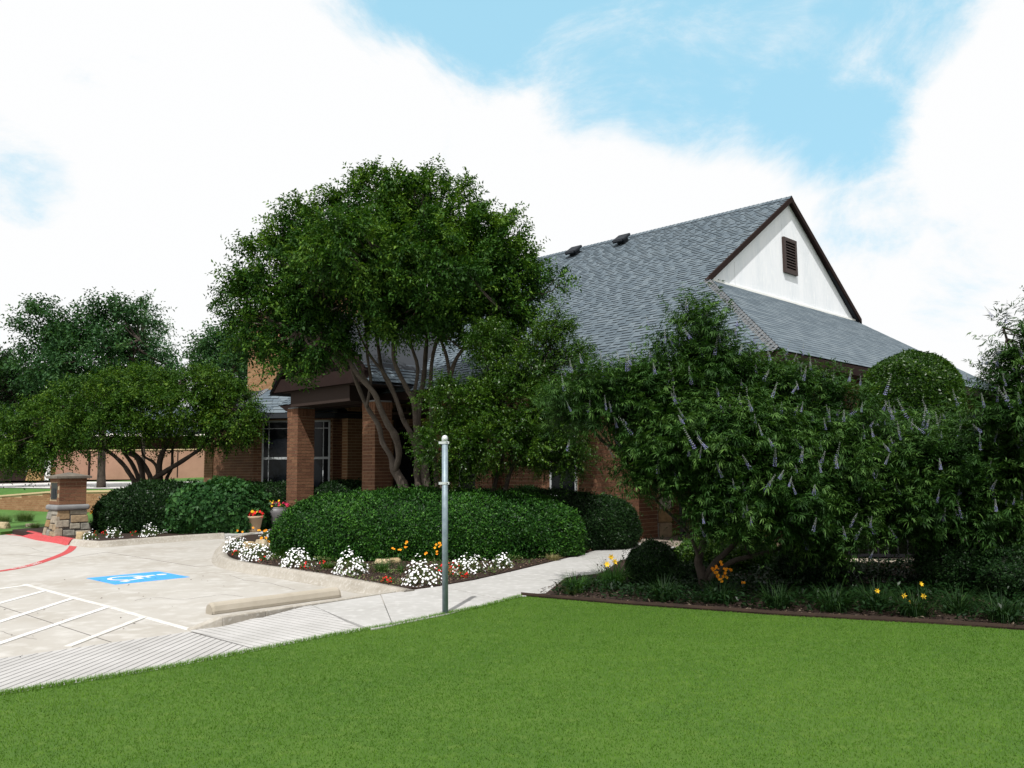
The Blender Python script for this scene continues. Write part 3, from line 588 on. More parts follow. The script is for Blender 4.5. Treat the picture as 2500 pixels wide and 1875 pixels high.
for (a, b, sgn) in ((wx[0], wx[3], 1),):
    O = A([bx0, Yb-.03, 0]); f = MB(); z0, z1 = .98, 3.2; zm = 1.6+(1149-1117)/77.
    for (x0, x1, c, d, t_) in ((a, a+.055, z0, z1, .05), (b-.055, b, z0, z1, .05), (a, b, z0, z0+.05, .05), (a, b, z1-.05, z1, .05), (a, b, zm-.035, zm+.035, .055), ((a+b)/2-.04, (a+b)/2+.04, z0, z1, .052),
                              (a+.20, a+.225, z0, z1, .045), (b-.225, b-.20, z0, z1, .045), (a, b, z1-.26, z1-.235, .046)):
        f.box(O+X_*x0+ZU*c+Y_*(.05-t_), X_*(x1-x0), Y_*t_, ZU*(d-c))
    wn = f.build('window', M_frame, house); g_ = MB(); g_.box(O+X_*(a+.03)+ZU*(z0+.02)+Y_*.012, X_*(b-a-.06), Y_*.01, ZU*(z1-z0-.04)); g_.build('pane', M_glass, wn)
# wing wall
wc = AT(605, 900, 31.5)*A([1, 1, 0]); mb = MB(); mb.box(wc, -v*6.4, u*5, ZU*7.3); wing = mb.build('wing_wall', M_tanmortar, house)
brt = Bricks(M_tanb1, M_tanbN); brt.face(wing, wc, -v, 6.4, 7.3, -u, rh=.095, bl=.30, pr=0, proud=.006); brt.L = [q if q[2][2] < 6.9 and (wc-q[2])@v < 2.6 else (60,)+q[1:] for q in brt.L]; 
brt.face(wing, wc-v*6.4, u, 5, 7.3, -v, rh=.095, bl=.30, pr=60, proud=.006); brt.L = [((0 if i % 2 == 0 else 60) if q[0] == 0 else 60,)+q[1:] for i, q in enumerate(brt.L)]; brt.finish(60)
mb = MB(); mb.box(wc-u*.1+v*.1+ZU*7.3, -v*6.6, u*5.2, ZU*.12); mb.build('coping', M_brown, house)
en = empty('x', (0, 0, 0)); bpy.data.objects.remove(en)
f = MB(); f.box(B(3.5, 10.3, 0), u*.06, v*5.0, ZU*3.0); fe = f.build('entrance_glass', M_glass, house); f = MB()
for k_ in range(6): f.box(B(3.46, 10.3+k_*.99, 0), u*.05, v*.06, ZU*3.0)
for z in (0, 2.3, 2.95): f.box(B(3.455, 10.3, z), u*.05, v*5.0, ZU*.06)
f.build('entrance_frame', M_brown, house)
f = MB(); f.box(B(2.2, 10.3, 3.30), u*4.5, v*6.6, ZU*.08); f.build('entrance_soffit', M_soff, house)
f = MB(); f.box(B(3.4, 15.35, 0), u*.3, v*1.2, ZU*3.3); f.build('entrance_wall', M_brown, house)
# bay hip roof, as shingle courses
def slope_shingles(name, O, ex, ey, W0, W1, n_rows, expo, tabw, mat_, parent, cutL=0., cutR=0., thick=.011, store=None, pr=None, t0=.5):
    """rows of tabs; ex along the eave, ey up the slope, row i spans cutL*i .. W0-cutR*i"""
    nrm = unit(np.cross(ex, ey)); nrm = nrm if nrm[2] > 0 else -nrm; mb = MB()
    for i in range(n_rows):
        a = cutL*i*expo; b = W0-cutR*i*expo; x = a-rng.uniform(0, tabw)
        while x < b:
            w_ = tabw*rng.uniform(.55, 1.35); x0 = max(x, a); x1 = min(x+w_, b)
            if x1-x0 > .03:
                th_ = thick*(.55+1.1*(rng.random() < .55)+rng.uniform(0, .3)); sg = .004; q = O+ex*(x0+sg)+ey*(i*expo); Lx = ex*(x1-x0-2*sg)
                top = ey*expo*1.12
                V = [q, q+Lx, q+Lx+top, q+top, q+nrm*th_, q+Lx+nrm*th_, q+Lx+top+nrm*.002, q+top+nrm*.002]
                if store is not None: store.append((V, i))
                else: mb.add(V, [(4, 5, 6, 7), (0, 1, 5, 4), (1, 2, 6, 5), (3, 0, 4, 7)], rng.uniform(0, 1))
            x += w_
    if store is None: o = mb.build(name, [mat_, M_edge], parent, every=[0, 1, 0, 0]); o['kind'] = 'stuff'; return o
zb = 3.42; ov = .42; br_c = A([(bx0+bx1)/2, Yb+2.6, 0])
rb = MB(); eL = A([bx0-.5, Yb-ov, zb]); eR = A([bx1+.15, Yb-ov, zb]); tL = A([AT(662, 955, Yb+.9)[0]-.15, Yb+.9, zb+.86]); tR = A([bx1-.30, Yb+.9, zb+.86])
eR2 = A([bx1, Yb, zb])+u*2.6-v*ov; eL2 = A([bx0, Yb, zb])+v*2.6-u*ov; tR2 = tR+u*2.6; tL2 = tL+v*2.6
rb.add([eL, eR, tR, tL], [(0, 1, 2, 3)]); rb.add([eR, eR2, tR2, tR], [(0, 1, 2, 3)]); rb.add([eL2, eL, tL, tL2], [(0, 1, 2, 3)]); rb.prism([eL, eR, eR2, eL2], zb-.16, zb-.012)
broof = rb.build('bay_roof', M_under, house)
ey = unit(tL*A([0, 1, 1])-eL*A([0, 1, 1])); Ls_ = 1.57
slope_shingles('shingles', eL+ZU*.004, X_, ey, (eR-eL)[0], 0, 8, .185, .30, M_shN, broof, cutL=(tL-eL)[0]/Ls_, cutR=(eR-tR)[0]/Ls_, thick=.012)
cb = MB(); 
for a, b in ((eL, tL), (eR, tR)):
    for i in range(9): 
        q = a+(b-a)*(i/9); e_ = (b-a)/9; s_ = unit(np.cross(b-a, ZU)); cb.add([q-s_*.09+ZU*.0, q+ZU*.035, q+s_*.09, q+e_*1.1-s_*.09+ZU*.01, q+e_*1.1+ZU*.025, q+e_*1.1+s_*.09+ZU*.01], [(0, 1, 4, 3), (1, 2, 5, 4), (0, 2, 1)], rng.random())
cb.build('hip_caps', M_cap, broof)['kind'] = 'stuff'
# --- porch gable on the pillars
ug = (p1@u)-.32; tip = PL(668, 957, u, ug); bt = (tip-Eav)@v; bc = ((p1+p2)/2-Eav)@v+.28; hs_ = bt-bc; ga = ug-BU; zt = tip[2]; az = zt+.92*hs_
gb = MB(); 
gb.box(B(ga, bc-hs_, zt-.03), u*.16, v*2*hs_, ZU*.36)                                    # tie beam
beam = gb.build('tie_beam', M_brown, house)
hd = MB(); hd.box(B(ga+.20, bc-hs_+.9, 3.43), u*.85, v*(2*hs_-1.5), ZU*(zt-3.43)); hd.box(B(ga+.16, bc-hs_+.2, zt-.05), u*2.6, v*(2*hs_-.4), ZU*.04); hd.build('porch_ceiling', M_soff, house)
rk = MB()
for sg in (1, -1):
    a = B(ga-.02, bc+sg*(hs_+.05), zt-.05); b = B(ga-.02, bc, az); dd = b-a; rk.box(a, dd, u*.12, ZU*.30)
rk.build('rake_board', M_brown, house)
tb = MB(); tb.box(B(ga+.05, bc-.09, zt+.3), u*.12, v*.18, ZU*(az-zt-.35))
for sg in (1, -1): tb.box(B(ga+.05, bc+sg*hs_*.55-.08, zt+.3), v*.16-v*sg*0, u*.1, -v*sg*hs_*.55*.9+ZU*(az-zt)*.45)
tb.build('truss_timber', M_brown, house)
tp = MB(); tp.add([B(ga+.3, bc-hs_*.95, zt), B(ga+.3, bc+hs_*.95, zt), B(ga+.3, bc, az-.15)], [(0, 1, 2), (2, 1, 0)]); tp.build('gable_panel', M_soff, house)
pr_ = MB()
for sg in (1, -1):
    pr_.add([B(ga-.06, bc+sg*(hs_+.14), zt-.04), B(ga+6, bc+sg*(hs_+.14), zt-.04), B(ga+6, bc, az+.12), B(ga-.06, bc, az+.12)], [(0, 1, 2, 3)])
    pr_.add([B(ga-.06, bc+sg*(hs_+.14), zt-.10), B(ga+6, bc+sg*(hs_+.14), zt-.10), B(ga+6, bc, az+.06), B(ga-.06, bc, az+.06)], [(0, 1, 2, 3)])
proof = pr_.build('porch_roof', M_under, house)
e2 = unit(B(0, bc, az)-B(0, bc-hs_-.14, zt-.04)); slope_shingles('shingles', B(ga-.06, bc-hs_-.14, zt-.03), u, e2, 6, 0, int(np.linalg.norm(B(0, bc, az)-B(0, bc-hs_, zt))/.145), .145, .3, M_shN, proof)
# --- main roof: long slope, hip below the gable
A_ = math.atan(SL); sl = RUN/math.cos(A_)
mr_ = MB(); ze = Eav[2]
mr_.add([B(0, 0, ze), B(0, VLEN, ze), B(RUN, VLEN, RZ), B(RUN, VG-.10, RZ), B(VG-.10, VG-.10, ze+SL*(VG-.10))], [(0, 1, 2, 3, 4)])
mr_.add([B(2*RUN, 0, ze), B(2*RUN, VLEN, ze), B(RUN, VLEN, RZ), B(RUN, VG-.10, RZ), B(2*RUN-VG+.10, VG-.10, ze+SL*(VG-.10))], [(4, 3, 2, 1, 0)])
mr_.add([B(0, 0, ze), B(2*RUN, 0, ze), B(2*RUN-VG, VG, ze+SL*VG), B(VG, VG, ze+SL*VG)], [(0, 1, 2, 3)])
mr_.add([B(0, VLEN, ze), B(2*RUN, VLEN, ze), B(RUN, VLEN, RZ)], [(0, 2, 1)])
roof = mr_.build('roof', M_under, house)
fb = MB(); fb.box(B(-.0, -.0, ze-.22), v*VLEN, u*.04, ZU*.20); fb.box(B(.04, 0, ze-.22), u*(2*RUN-.04), v*.04, ZU*.20); fb.build('fascia', M_brown, house)
sf = MB(); sf.box(B(.04, .04, ze-.2), u*.62, v*VLEN, ZU*.02); sf.box(B(.66, .04, ze-.2), u*14.5, v*.62, ZU*.02); sf.build('soffit', M_soff, house)
store = []; exl = v; eyl = unit(u*RUN+ZU*SL*RUN); expo = .142; nr = int(sl/expo)
ctl = math.cos(A_)        # hip: per metre of slope the row starts cos(A) further along
def rows_main():
    nrm = unit(np.cross(eyl, exl)); nrm = nrm if nrm[2] > 0 else -nrm
    for i in range(nr):
        s_ = i*expo; pl = s_*ctl; a = pl if pl < VG-.13 else VG-.15; x = a-rng.uniform(0, .3); hi = rng.random() < .5
        while x < VLEN:
            hi = not hi; w_ = rng.uniform(.16, .34) if hi else rng.uniform(.10, .24); x0 = max(x, a); x1 = min(x+w_, VLEN)
            if x1-x0 > .04:
                th_ = (.019 if hi else .006)+rng.uniform(0, .003); q = B(0, 0, ze)+exl*(x0+.002)+eyl*s_+nrm*.002; Lx = exl*(x1-x0-.004); top = eyl*expo*1.1
                store.append([q, q+Lx, q+Lx+top, q+top, q+nrm*th_, q+Lx+nrm*th_, q+Lx+top+nrm*.002, q+top+nrm*.002])
            x += w_
rows_main()
eyh = unit(v*VG+ZU*SL*VG); nrh = unit(np.cross(u, eyh)); nrh = nrh if nrh[2] > 0 else -nrh
for i in range(int(VG/ctl/expo)+1):
    s_ = i*expo; a = s_*ctl; b = 2*RUN-s_*ctl; x = a-rng.uniform(0, .3); hi = False
    if a > VG-.05: break
    while x < b:
        w_ = .33*rng.uniform(.5, 1.4); x0 = max(x, a); x1 = min(x+w_, b)
        if x1-x0 > .04:
            th_ = (.019 if hi else .006)+rng.uniform(0, .003); q = B(0, 0, ze)+u*(x0+.002)+eyh*s_+nrh*.002; Lx = u*(x1-x0-.004); top = eyh*expo*1.1
            store.append([q, q+Lx, q+Lx+top, q+top, q+nrh*th_, q+Lx+nrh*th_, q+Lx+top+nrh*.002, q+top+nrh*.002])
        x += w_
store = A(store); pxs = PX(store[:, 4]); size = 1/pxs[:, 2]+((pxs[:, 1] > 800)*-.05)+((pxs[:, 0] < 1400)*-.05)+((pxs[:, 0] > 2120)*-.05); order = np.argsort(-size)
SF = [(4, 5, 6, 7), (0, 1, 5, 4), (1, 2, 6, 5), (3, 0, 4, 7)]
for j in order[:300]:
    m = MB(); c_ = store[j][0]; m.add(store[j]-c_, SF); me = None
    o = m.build('shingle', [M_sh1, M_edge], every=[0, 1, 0, 0]); me = o.data; bpy.data.objects.remove(o); link('shingle', me, roof, c_)
m = MB(); tt = rng.uniform(0, 1, len(order))
tt2 = np.clip(.5+.5*(tt-.5)*1.6, 0, 1)
for j in order[300:]: m.add(store[j], SF, tt2[j])
m.build('shingles', [M_shN, M_edge], roof, every=[0, 1, 0, 0])['kind'] = 'stuff'
cb = MB()
def caps(a, b, wd_, side=None, st=.14):
    n_ = int(np.linalg.norm(b-a)/st); s_ = unit(np.cross(b-a, ZU))
    for i in range(n_):
        q = a+(b-a)*(i/n_); e_ = (b-a)/n_; cb.add([q-s_*wd_-ZU*wd_*.50, q+ZU*.045, q+s_*wd_-ZU*wd_*.50, q+e_*1.15-s_*wd_-ZU*(wd_*.5+.012), q+e_*1.15+ZU*.03, q+e_*1.15+s_*wd_-ZU*(wd_*.5+.012)], [(0, 1, 4, 3), (1, 2, 5, 4)], rng.random())
caps(B(0, 0, ze+.02), B(VG, VG, ze+SL*VG+.02), .115); cb.build('hip_caps', M_cap, roof)['kind'] = 'stuff'
cb = MB(); caps(B(RUN, VG-.15, RZ+.01), B(RUN, VLEN, RZ+.01), .14); cb.build('ridge_caps', M_shN, roof)['kind'] = 'stuff'
# gable wall, rakes, flashing, louvred vent
zg = ze+SL*VG; gm_ = MB(); gm_.add([B(VG+.02, VG+.0, zg-.05), B(2*RUN-VG-.02, VG+.0, zg-.05), B(RUN, VG+.0, RZ-.03)], [(0, 1, 2)]); gm_.add([B(VG+.02, VG+.1, zg-.05), B(2*RUN-VG-.02, VG+.1, zg-.05), B(RUN, VG+.1, RZ-.03)], [(2, 1, 0)])
gw = gm_.build('gable_wall', M_white, house)
rk = MB()
for sg in (0, 1):
    a = B(VG-.15 if not sg else 2*RUN-VG+.15, VG-.15, zg-.14); b = B(RUN, VG-.15, RZ-.175); dd = b-a; rk.box(a+ZU*.045, dd, v*.045, ZU*.155); rk.box(a+v*.045+ZU*.10, dd, v*.11, ZU*.02)
rk.build('rake_board', M_brown, house)
fl = MB(); fl.box(B(VG+.05, VG-.035, zg-.02), u*(2*RUN-2*VG-.1), v*.03, ZU*.055); fl.build('flashing', M_flash, house)
ck = MB(); ck.box(B(RUN-.62+.25, VG-.0015, RZ-1.75), u*.004, v*.003, ZU*.95); ck.box(B(VG+1.25, VG-.0015, zg+.02), u*.004, v*.003, ZU*.62); ck.build('panel_joint', M_groove, gw)
vt0 = PL(1908, 578, v, BV+VG); vt1 = PL(1943, 675, v, BV+VG); va, vb = (vt0-Eav)@u, (vt1-Eav)@u; vz1, vz0 = vt0[2], vt1[2]
fr = MB(); t_ = .10
for (x0, x1, z0, z1) in ((va, va+t_, vz0, vz1), (vb-t_, vb, vz0, vz1), (va+t_, vb-t_, vz0, vz0+t_), (va+t_, vb-t_, vz1-t_, vz1)): fr.box(B(x0, VG-.07, z0), u*(x1-x0), v*.07, ZU*(z1-z0))
gv = fr.build('gable_vent', M_vent, house); bk = MB(); bk.box(B(va+t_, VG-.008, vz0+t_), u*(vb-va-2*t_), v*.006, ZU*(vz1-vz0-2*t_)); bk.build('vent_back', M_black, gv)
for i in range(10):
    z = vz0+t_+(vz1-vz0-2*t_)*(i+.25)/10; m = MB(); m.box(B(va+t_, VG-.065, z-.02), u*(vb-va-2*t_), v*.05+ZU*.055, ZU*.014); m.build('slat', M_vent, gv)
# two roof vents
for (x, y) in ((1405, 621), (1522, 593)):
    n_ = unit(np.cross(eyl, exl)); n_ = n_ if n_[2] > 0 else -n_; d = ray(x, y); c_ = CAM+d*(((B(0, 0, ze)-CAM)@n_)/(d@n_))
    c_ = c_-exl*.0; m = MB(); h_ = unit(u+ZU*.25)
    m.box(c_-exl*.14-eyl*.14, exl*.28, eyl*.28, n_*.14); q = c_+n_*.13; m.box(q-exl*.23-eyl*.24, exl*.46, eyl*.46, n_*.09); m.box(q-exl*.18-eyl*.30, exl*.36, eyl*.08, n_*.07)
    o = m.build('roof_vent', M_vmetal, house); bevel(o, .03, 2)
br.finish(300)
# lantern on the wall beside the entrance
lp = A([bx1, Yb, 0])+u*1.05-v*.12; ln = empty('wall_lantern', lp+ZU*2.35, 'black wall lantern on the shaded bricks beside the entrance pillar', 'lantern')
m = MB(); m.lathe(lp+ZU*2.1, [(.07, 0), (.11, .04), (.13, .34)], 6); m.build('lantern_glass', M_glass, ln); m = MB(); m.lathe(lp+ZU*2.44, [(.17, 0), (.12, .1), (.03, .2), (.02, .28)], 6); m.box(lp+ZU*2.5, v*.12, u*.03, ZU*.03); m.tube([lp+v*.1+ZU*1.5, lp+v*.1+ZU*2.5], .03, 6); m.build('lantern_frame', M_black, ln)
# --- left covered walk: brick post and low roof beyond the spreading tree
cw = empty('covered_walk', AT(520, 1190, 33), 'low shingle roofed walkway on brick posts beyond the low spreading tree', 'walkway roof')
bw = Bricks(M_brick1, M_brickN); pc = AT(518, 1190, 33)*A([1, 1, 0]); c = MB(); c.box(pc+u*.01+v*.01, u*.68, v*.68, ZU*3.2); pp = c.build('post', M_mortar, cw)
bw.face(pp, pc, v, .7, 3.2, -u, rh=.1, pr=0); bw.face(pp, pc, u, .7, 3.2, -v, rh=.1, pr=0)
pc2 = AT(620, 1190, 31.)*A([1, 1, 0]); c = MB(); c.box(pc2+u*.01-v*.0, u*.6, v*.6, ZU*3.2); pp = c.build('post', M_mortar, cw); bw.face(pp, pc2, v, .6, 3.2, -u, rh=.1, pr=1); bw.face(pp, pc2, u, .6, 3.2, -v, rh=.1, pr=1); bw.finish(300)
c = MB(); q = pc-u*.9-v*5+ZU*3.2; c.add([q, q+v*9, q+v*9+u*4+ZU*1.6, q+u*4+ZU*1.6], [(0, 1, 2, 3), (3, 2, 1, 0)]); c.box(q-ZU*.18, v*9, u*.05, ZU*.16); c.box(q+u*4-ZU*3.2, v*4.5, u*.2, ZU*4.8); cr = c.build('roof', M_under, cw)
slope_shingles('shingles', q+ZU*.01, v, unit(u*4+ZU*1.6), 9, 0, 24, .18, .35, M_shN, cr)
# --- gate, sign and limestone behind the pier
gt = G(1640, 1312); lm = empty('limestone_pier', gt, 'rough grey limestone block pier in the shade beside the dark gate post', 'stone pier')
c = MB(); q = AT(1566, 1300, 20.)*A([1, 1, 0]); c.box(q+Y_*.05+X_*.03, X_*.66, Y_*.5, ZU*1.75); lcore = c.build('core', M_tanmortar, lm); zz = 0
sm = MB(); sm.box((-.5, -.5, -.5), (1, 0, 0), (0, 1, 0), (0, 0, 1)); so = sm.build('stone', M_stone); sme = so.data; bpy.data.objects.remove(so)
for h in (.34, .3, .36, .26, .38):
    x = 0; k_ = rng.choice([.2, .26, .33])
    while x < .70:
        w_ = min(k_*rng.uniform(.8, 1.3), .72-x)
        if w_ < .08: break
        o = link('stone', sme, lcore, q+X_*(x+w_/2)+Y_*.06+ZU*(zz+h/2)); o.scale = (w_-.015, .14+rng.uniform(0, .03), h-.015); bevel(o, .02); x += w_
    zz += h+.005
gate = empty('iron_gate', G(1668, 1322), 'tall black iron gate with dark posts beyond the purple flowering shrub', 'gate')
for xp in (1668, 1760, 1862, 1900):
    m = MB(); q = AT(xp, 1300, 19.)*A([1, 1, 0]); m.box(q-X_*.06, X_*.13, Y_*.1, ZU*2.5); m.build('post', M_black, gate)
q0 = AT(1668, 1300, 19)*A([1, 1, 0]); q1 = AT(1900, 1300, 19)*A([1, 1, 0])
for z in (.15, 1.2, 2.35): m = MB(); m.box(q0+ZU*z, q1-q0, Y_*.04, ZU*.05); m.build('rail', M_black, gate)
for i in range(1, 18): m = MB(); m.box(q0+(q1-q0)*i/18+ZU*.15-X_*.01, X_*.02, Y_*.02, ZU*2.2); m.build('picket', M_black, gate)
sn = PL(1763, 1086, Y_, 18.9); se = PL(1812, 1114, Y_, 18.9); sg = empty('notice_board', sn, 'small black notice with rows of tiny white letters on the gate behind the flowers', 'sign')
m = MB(); m.box(A([sn[0]-.02, 18.9, se[2]-.02]), X_*(se[0]-sn[0]+.06), Y_*.02, ZU*(sn[2]-se[2]+.05)); m.build('board', M_black, sg)
m = MB(); hgt = (sn[2]-se[2])/6
for i in range(5):
    x = sn[0]+rng.uniform(0, .04)+(.05 if i < 2 else 0)
    while x < se[0]-.03:
        w_ = rng.uniform(.012, .03); m.box(A([x, 18.896, sn[2]-hgt*(i+1)]), X_*w_, Y_*.003, ZU*hgt*.4); x += w_+rng.choice([.006, .02])
m.build('lettering', M_wpaintold, sg)['kind'] = 'stuff'
# iron fence at the right, gravel beyond painted pale as if sunlit
fp0 = A([4.9, 14.3, 0]); fp1 = A([11.5, 13.2, 0]); fence = empty('iron_fence', fp0, 'black iron picket fence standing in deep shade behind the right shrubs', 'fence')
for z in (.12, 1.25): m = MB(); m.box(fp0+ZU*z, fp1-fp0, Y_*.04, ZU*.045); m.build('rail', M_black, fence)
n_ = 44; mp_ = MB(); mp_.box((-.01, -.01, 0), (.02, 0, 0), (0, .02, 0), (0, 0, 1.35)); po = mp_.build('picket', M_black); pme = po.data; bpy.data.objects.remove(po)
for i in range(n_+1): link('picket', pme, fence, fp0+(fp1-fp0)*i/n_+Y_*.02)
for i in (0, 22, 44): m = MB(); m.box(fp0+(fp1-fp0)*i/n_-X_*.04-Y_*.02, X_*.08, Y_*.08, ZU*1.5); m.build('post', M_black, fence)
M_gravel = mat('sunlit_gravel', (.42, .36, .28), .95, (.52, .47, .39), 12, 6, 1, 40, c3=(.35, .22, .14))  # pale tone carries the sunlight on this ground
poly('gravel', [A([5, 14.5, 0]), A([12, 13.4, 0]), A([13, 14.9, 0]), A([6, 15.8, 0])], -.2, .02, M_gravel)
# ================================================================== BACKGROUND LEFT
# terrain behind the retaining wall
wl = [A([-60, 62, 0]), A([-34, 48.5, 0]), A([-24.2, 40.4, 0]), A([-20.2, 37.3, 0]), A([-16.7, 35.9, 0]), A([-12, 35.3, 0]), A([-4, 35, 0]), A([20, 40, 0]), A([80, 70, 0])]
topz = [.25, .40, .55, .78, .83, .83, .83, .8, .8]
offs = [0.3, 1.6, 13, 19, 30, 900]; zz = [0, .06, .24, .50, .56, 1.2]
tm = MB(); V = []; nW = len(wl)
for i, (p, tz) in enumerate(zip(wl, topz)):
    for o_, z_ in zip(offs, zz): V.append((p[0]+(p[0]*.9*(o_/900) if o_ > 100 else 0), p[1]+o_, (tz if z_ == 0 else max(.83+z_, .83)) if o_ > 1 else tz))
k_ = len(offs); tm.add(V, [(i*k_+j, (i+1)*k_+j, (i+1)*k_+j+1, i*k_+j+1) for i in range(nW-1) for j in range(k_-1)])
o = tm.build('hill', M_flawn, None, True); o['kind'] = 'structure'
rw = empty('retaining_wall', wl[3], 'low curving tan brick retaining wall with pale coping beyond the left grass', 'retaining wall')
mb = MB(); cp = MB(); brw = Bricks(M_tanb1, M_tanbN); core = None
for i in range(1, nW-2):
    a, b = wl[i], wl[i+1]; mb.prism([a, b, b+Y_*.3, a+Y_*.3], [-.2]*4, [topz[i], topz[i+1], topz[i+1], topz[i]]); cp.prism([a-Y_*.06, b-Y_*.06, b+Y_*.34, a+Y_*.34], [topz[i], topz[i+1], topz[i+1], topz[i]], [topz[i]+.07, topz[i+1]+.07, topz[i+1]+.07, topz[i]+.07])
core = mb.build('wall', M_tanmortar, rw); cpo = cp.build('coping', M_tanmortar, rw)
for i in range(1, 6):
    a, b = wl[i], wl[i+1]; d = unit(b-a); n_ = A([d[1], -d[0], 0]); Lg = np.linalg.norm(b-a); zf = lambda x, z, i=i, Lg=Lg: z > topz[i]+(topz[i+1]-topz[i])*x/Lg-.03
    brw.face(core, a-ZU*.03, d, Lg, .88, n_, rh=.098, bl=.32, proud=.012, pr=0 if i in (2, 3, 4) else 70, hole=zf)
brw.L = [(q[0]+abs(q[2][0]+19)*.1,)+q[1:] for q in brw.L]; brw.finish(300)
# far road
def tz_(Yo): return float(np.interp(Yo, offs, [.83+z for z in zz]))
mb = MB()
ra = [wl[i]+Y_*2.0 for i in range(1, 8)]; rb_ = [wl[i]+Y_*12.0 for i in range(1, 8)]
for i in range(6): mb.add([ra[i]+ZU*(tz_(2.)+.03), ra[i+1]+ZU*(tz_(2.)+.03), rb_[i+1]+ZU*(tz_(12)+.03), rb_[i]+ZU*(tz_(12)+.03)], [(0, 1, 2, 3)])
o = mb.build('far_road', M_road); o['kind'] = 'structure'
# far brick building
Yf = 55.; fx = lambda x, y=1160: AT(x, y, Yf)[0]
fh = empty('far_building', A([fx(300), Yf, 1.3]), 'long low brick building with grey roof far beyond the road', 'building')
mb = MB(); mb.box(A([fx(218), Yf, 1.2]), X_*(fx(900)-fx(218)), Y_*8, ZU*1.85); mb.build('wall', M_pinkwall, fh)
mb = MB(); mb.box(A([fx(-400), Yf+1.6, 1.2]), X_*(fx(217)-fx(-400)), Y_*8, ZU*1.95); mb.build('wall', M_pinkwall, fh)
mb = MB(); mb.box(A([fx(900), Yf-.05, 3.05]), -X_*(fx(900)-fx(215)), Y_*8.2, ZU*.06); mb.build('coping', M_tanmortar, fh)
mb = MB(); z0 = 4.3; mb.box(A([fx(-400), Yf+5, 3.0]), X_*60, Y_*6, ZU*1.3); mb.build('upper_wall', M_brown, fh)
mb = MB(); mb.add([(fx(-400), Yf+4, z0), (fx(1100), Yf+4, z0), (fx(1000), Yf+9, z0+2.2), (fx(-400), Yf+9, z0+2.2)], [(0, 1, 2, 3)]); mb.build('roof', M_shN, fh)
mb = MB(); mb.box(A([fx(-400), Yf+3.95, z0-.18]), X_*60, Y_*.05, ZU*.2); mb.build('fascia', M_flash, fh)
for x in (448, 478, 560, 585): mb = MB(); mb.box(A([fx(x), Yf+4.97, 3.15]), X_*.55, Y_*.04, ZU*.95); mb.build('window', M_glass, fh)
mb = MB(); mb.tube([A([fx(127), Yf-.6, 1.2]), A([fx(127), Yf-.6, 3.2])], .19, 8); tag(mb.build('white_pole', M_flash, None, loc=A([fx(127), Yf-.6, 1.2])), 'white round pole before the far brick wall above the pillar cap', 'pole')
mb = MB(); mb.box(A([fx(217)-.05, Yf-.05, 1.3]), X_*.12, Y_*.06, ZU*1.75); mb.build('downspout', M_brown, fh); mb = MB(); mb.box(A([fx(433)-.03, Yf-.03, 1.3]), X_*.06, Y_*.04, ZU*1.7); mb.build('wall_joint', M_brown, fh)
st = empty('stone_gate_pier', A([fx(105), Yf-.6, 1.2]), 'short tapered limestone pier in front of the far brick wall', 'stone pier')
mb = MB(); mb.add([(fx(88), Yf-1.2, 1.2), (fx(124), Yf-1.2, 1.2), (fx(124), Yf+.6, 1.2), (fx(88), Yf+.6, 1.2), (fx(93), Yf-1.0, 2.05), (fx(122), Yf-1.0, 2.05), (fx(122), Yf+.6, 2.05), (fx(93), Yf+.6, 2.05)], [(4, 5, 6, 7), (0, 1, 5, 4), (1, 2, 6, 5), (3, 0, 4, 7)]); mb.build('pier', M_stoneN, st)
mb = MB(); mb.box(A([fx(91), Yf-1.1, 2.05]), X_*(fx(124)-fx(91)), Y_*1.6, ZU*.1); mb.build('cap', M_band, st)
mb = MB(); mb.box(A([fx(-300), Yf-1, 1.2]), X_*(fx(86)-fx(-300)), Y_*1.2, ZU*2.2); tag(mb.build('dark_wall', M_brown, None, loc=A([fx(0), Yf-1, 1.2])), 'dark brown wall with shade in its colour at the far left', 'fence')  # dark box put in for a shaded building, shade painted in its colour
# ================================================================== FURNISHINGS
# sign post
pb = G(1087, 1497); pl_ = empty('sign_post', pb, 'galvanised steel post without a sign at the lawn edge', 'post')
m = MB(); m.tube([pb-ZU*.1, pb+ZU*1.955], .034, 20); o = m.build('pipe', M_galv, pl_, True)
for p_ in o.data.polygons: p_.use_smooth = len(p_.vertices) == 4
m = MB(); m.lathe(pb+ZU*1.955, [(.036, -.03), (.037, 0), (.035, .012), (.029, .027), (.018, .038), (.001, .042)], 20); m.build('dome_cap', M_galvb, pl_, True)
for z in (1.895, 1.435):
    m = MB(); m.lathe(pb+ZU*z, [(.0345, 0), (.038, 0), (.038, .028), (.0345, .028)], 20); m.box(pb+ZU*z+A([-.068, -.032, 0]), X_*.05, Y_*.004, ZU*.028); m.box(pb+ZU*z+A([.025, -.040, 0]), X_*.026, Y_*.006, ZU*.028); cl = m.build('clamp_band', M_galvb, pl_)
    m = MB(); m.tube([pb+ZU*(z+.014)+A([.03, -.05, 0]), pb+ZU*(z+.014)+A([.03, -.03, 0])], .006, 8); m.tube([pb+ZU*(z+.014)+A([.045, -.036, 0]), pb+ZU*(z+.014)+A([.066, -.036, 0])], .003, 6); m.build('bolt', M_black, cl)
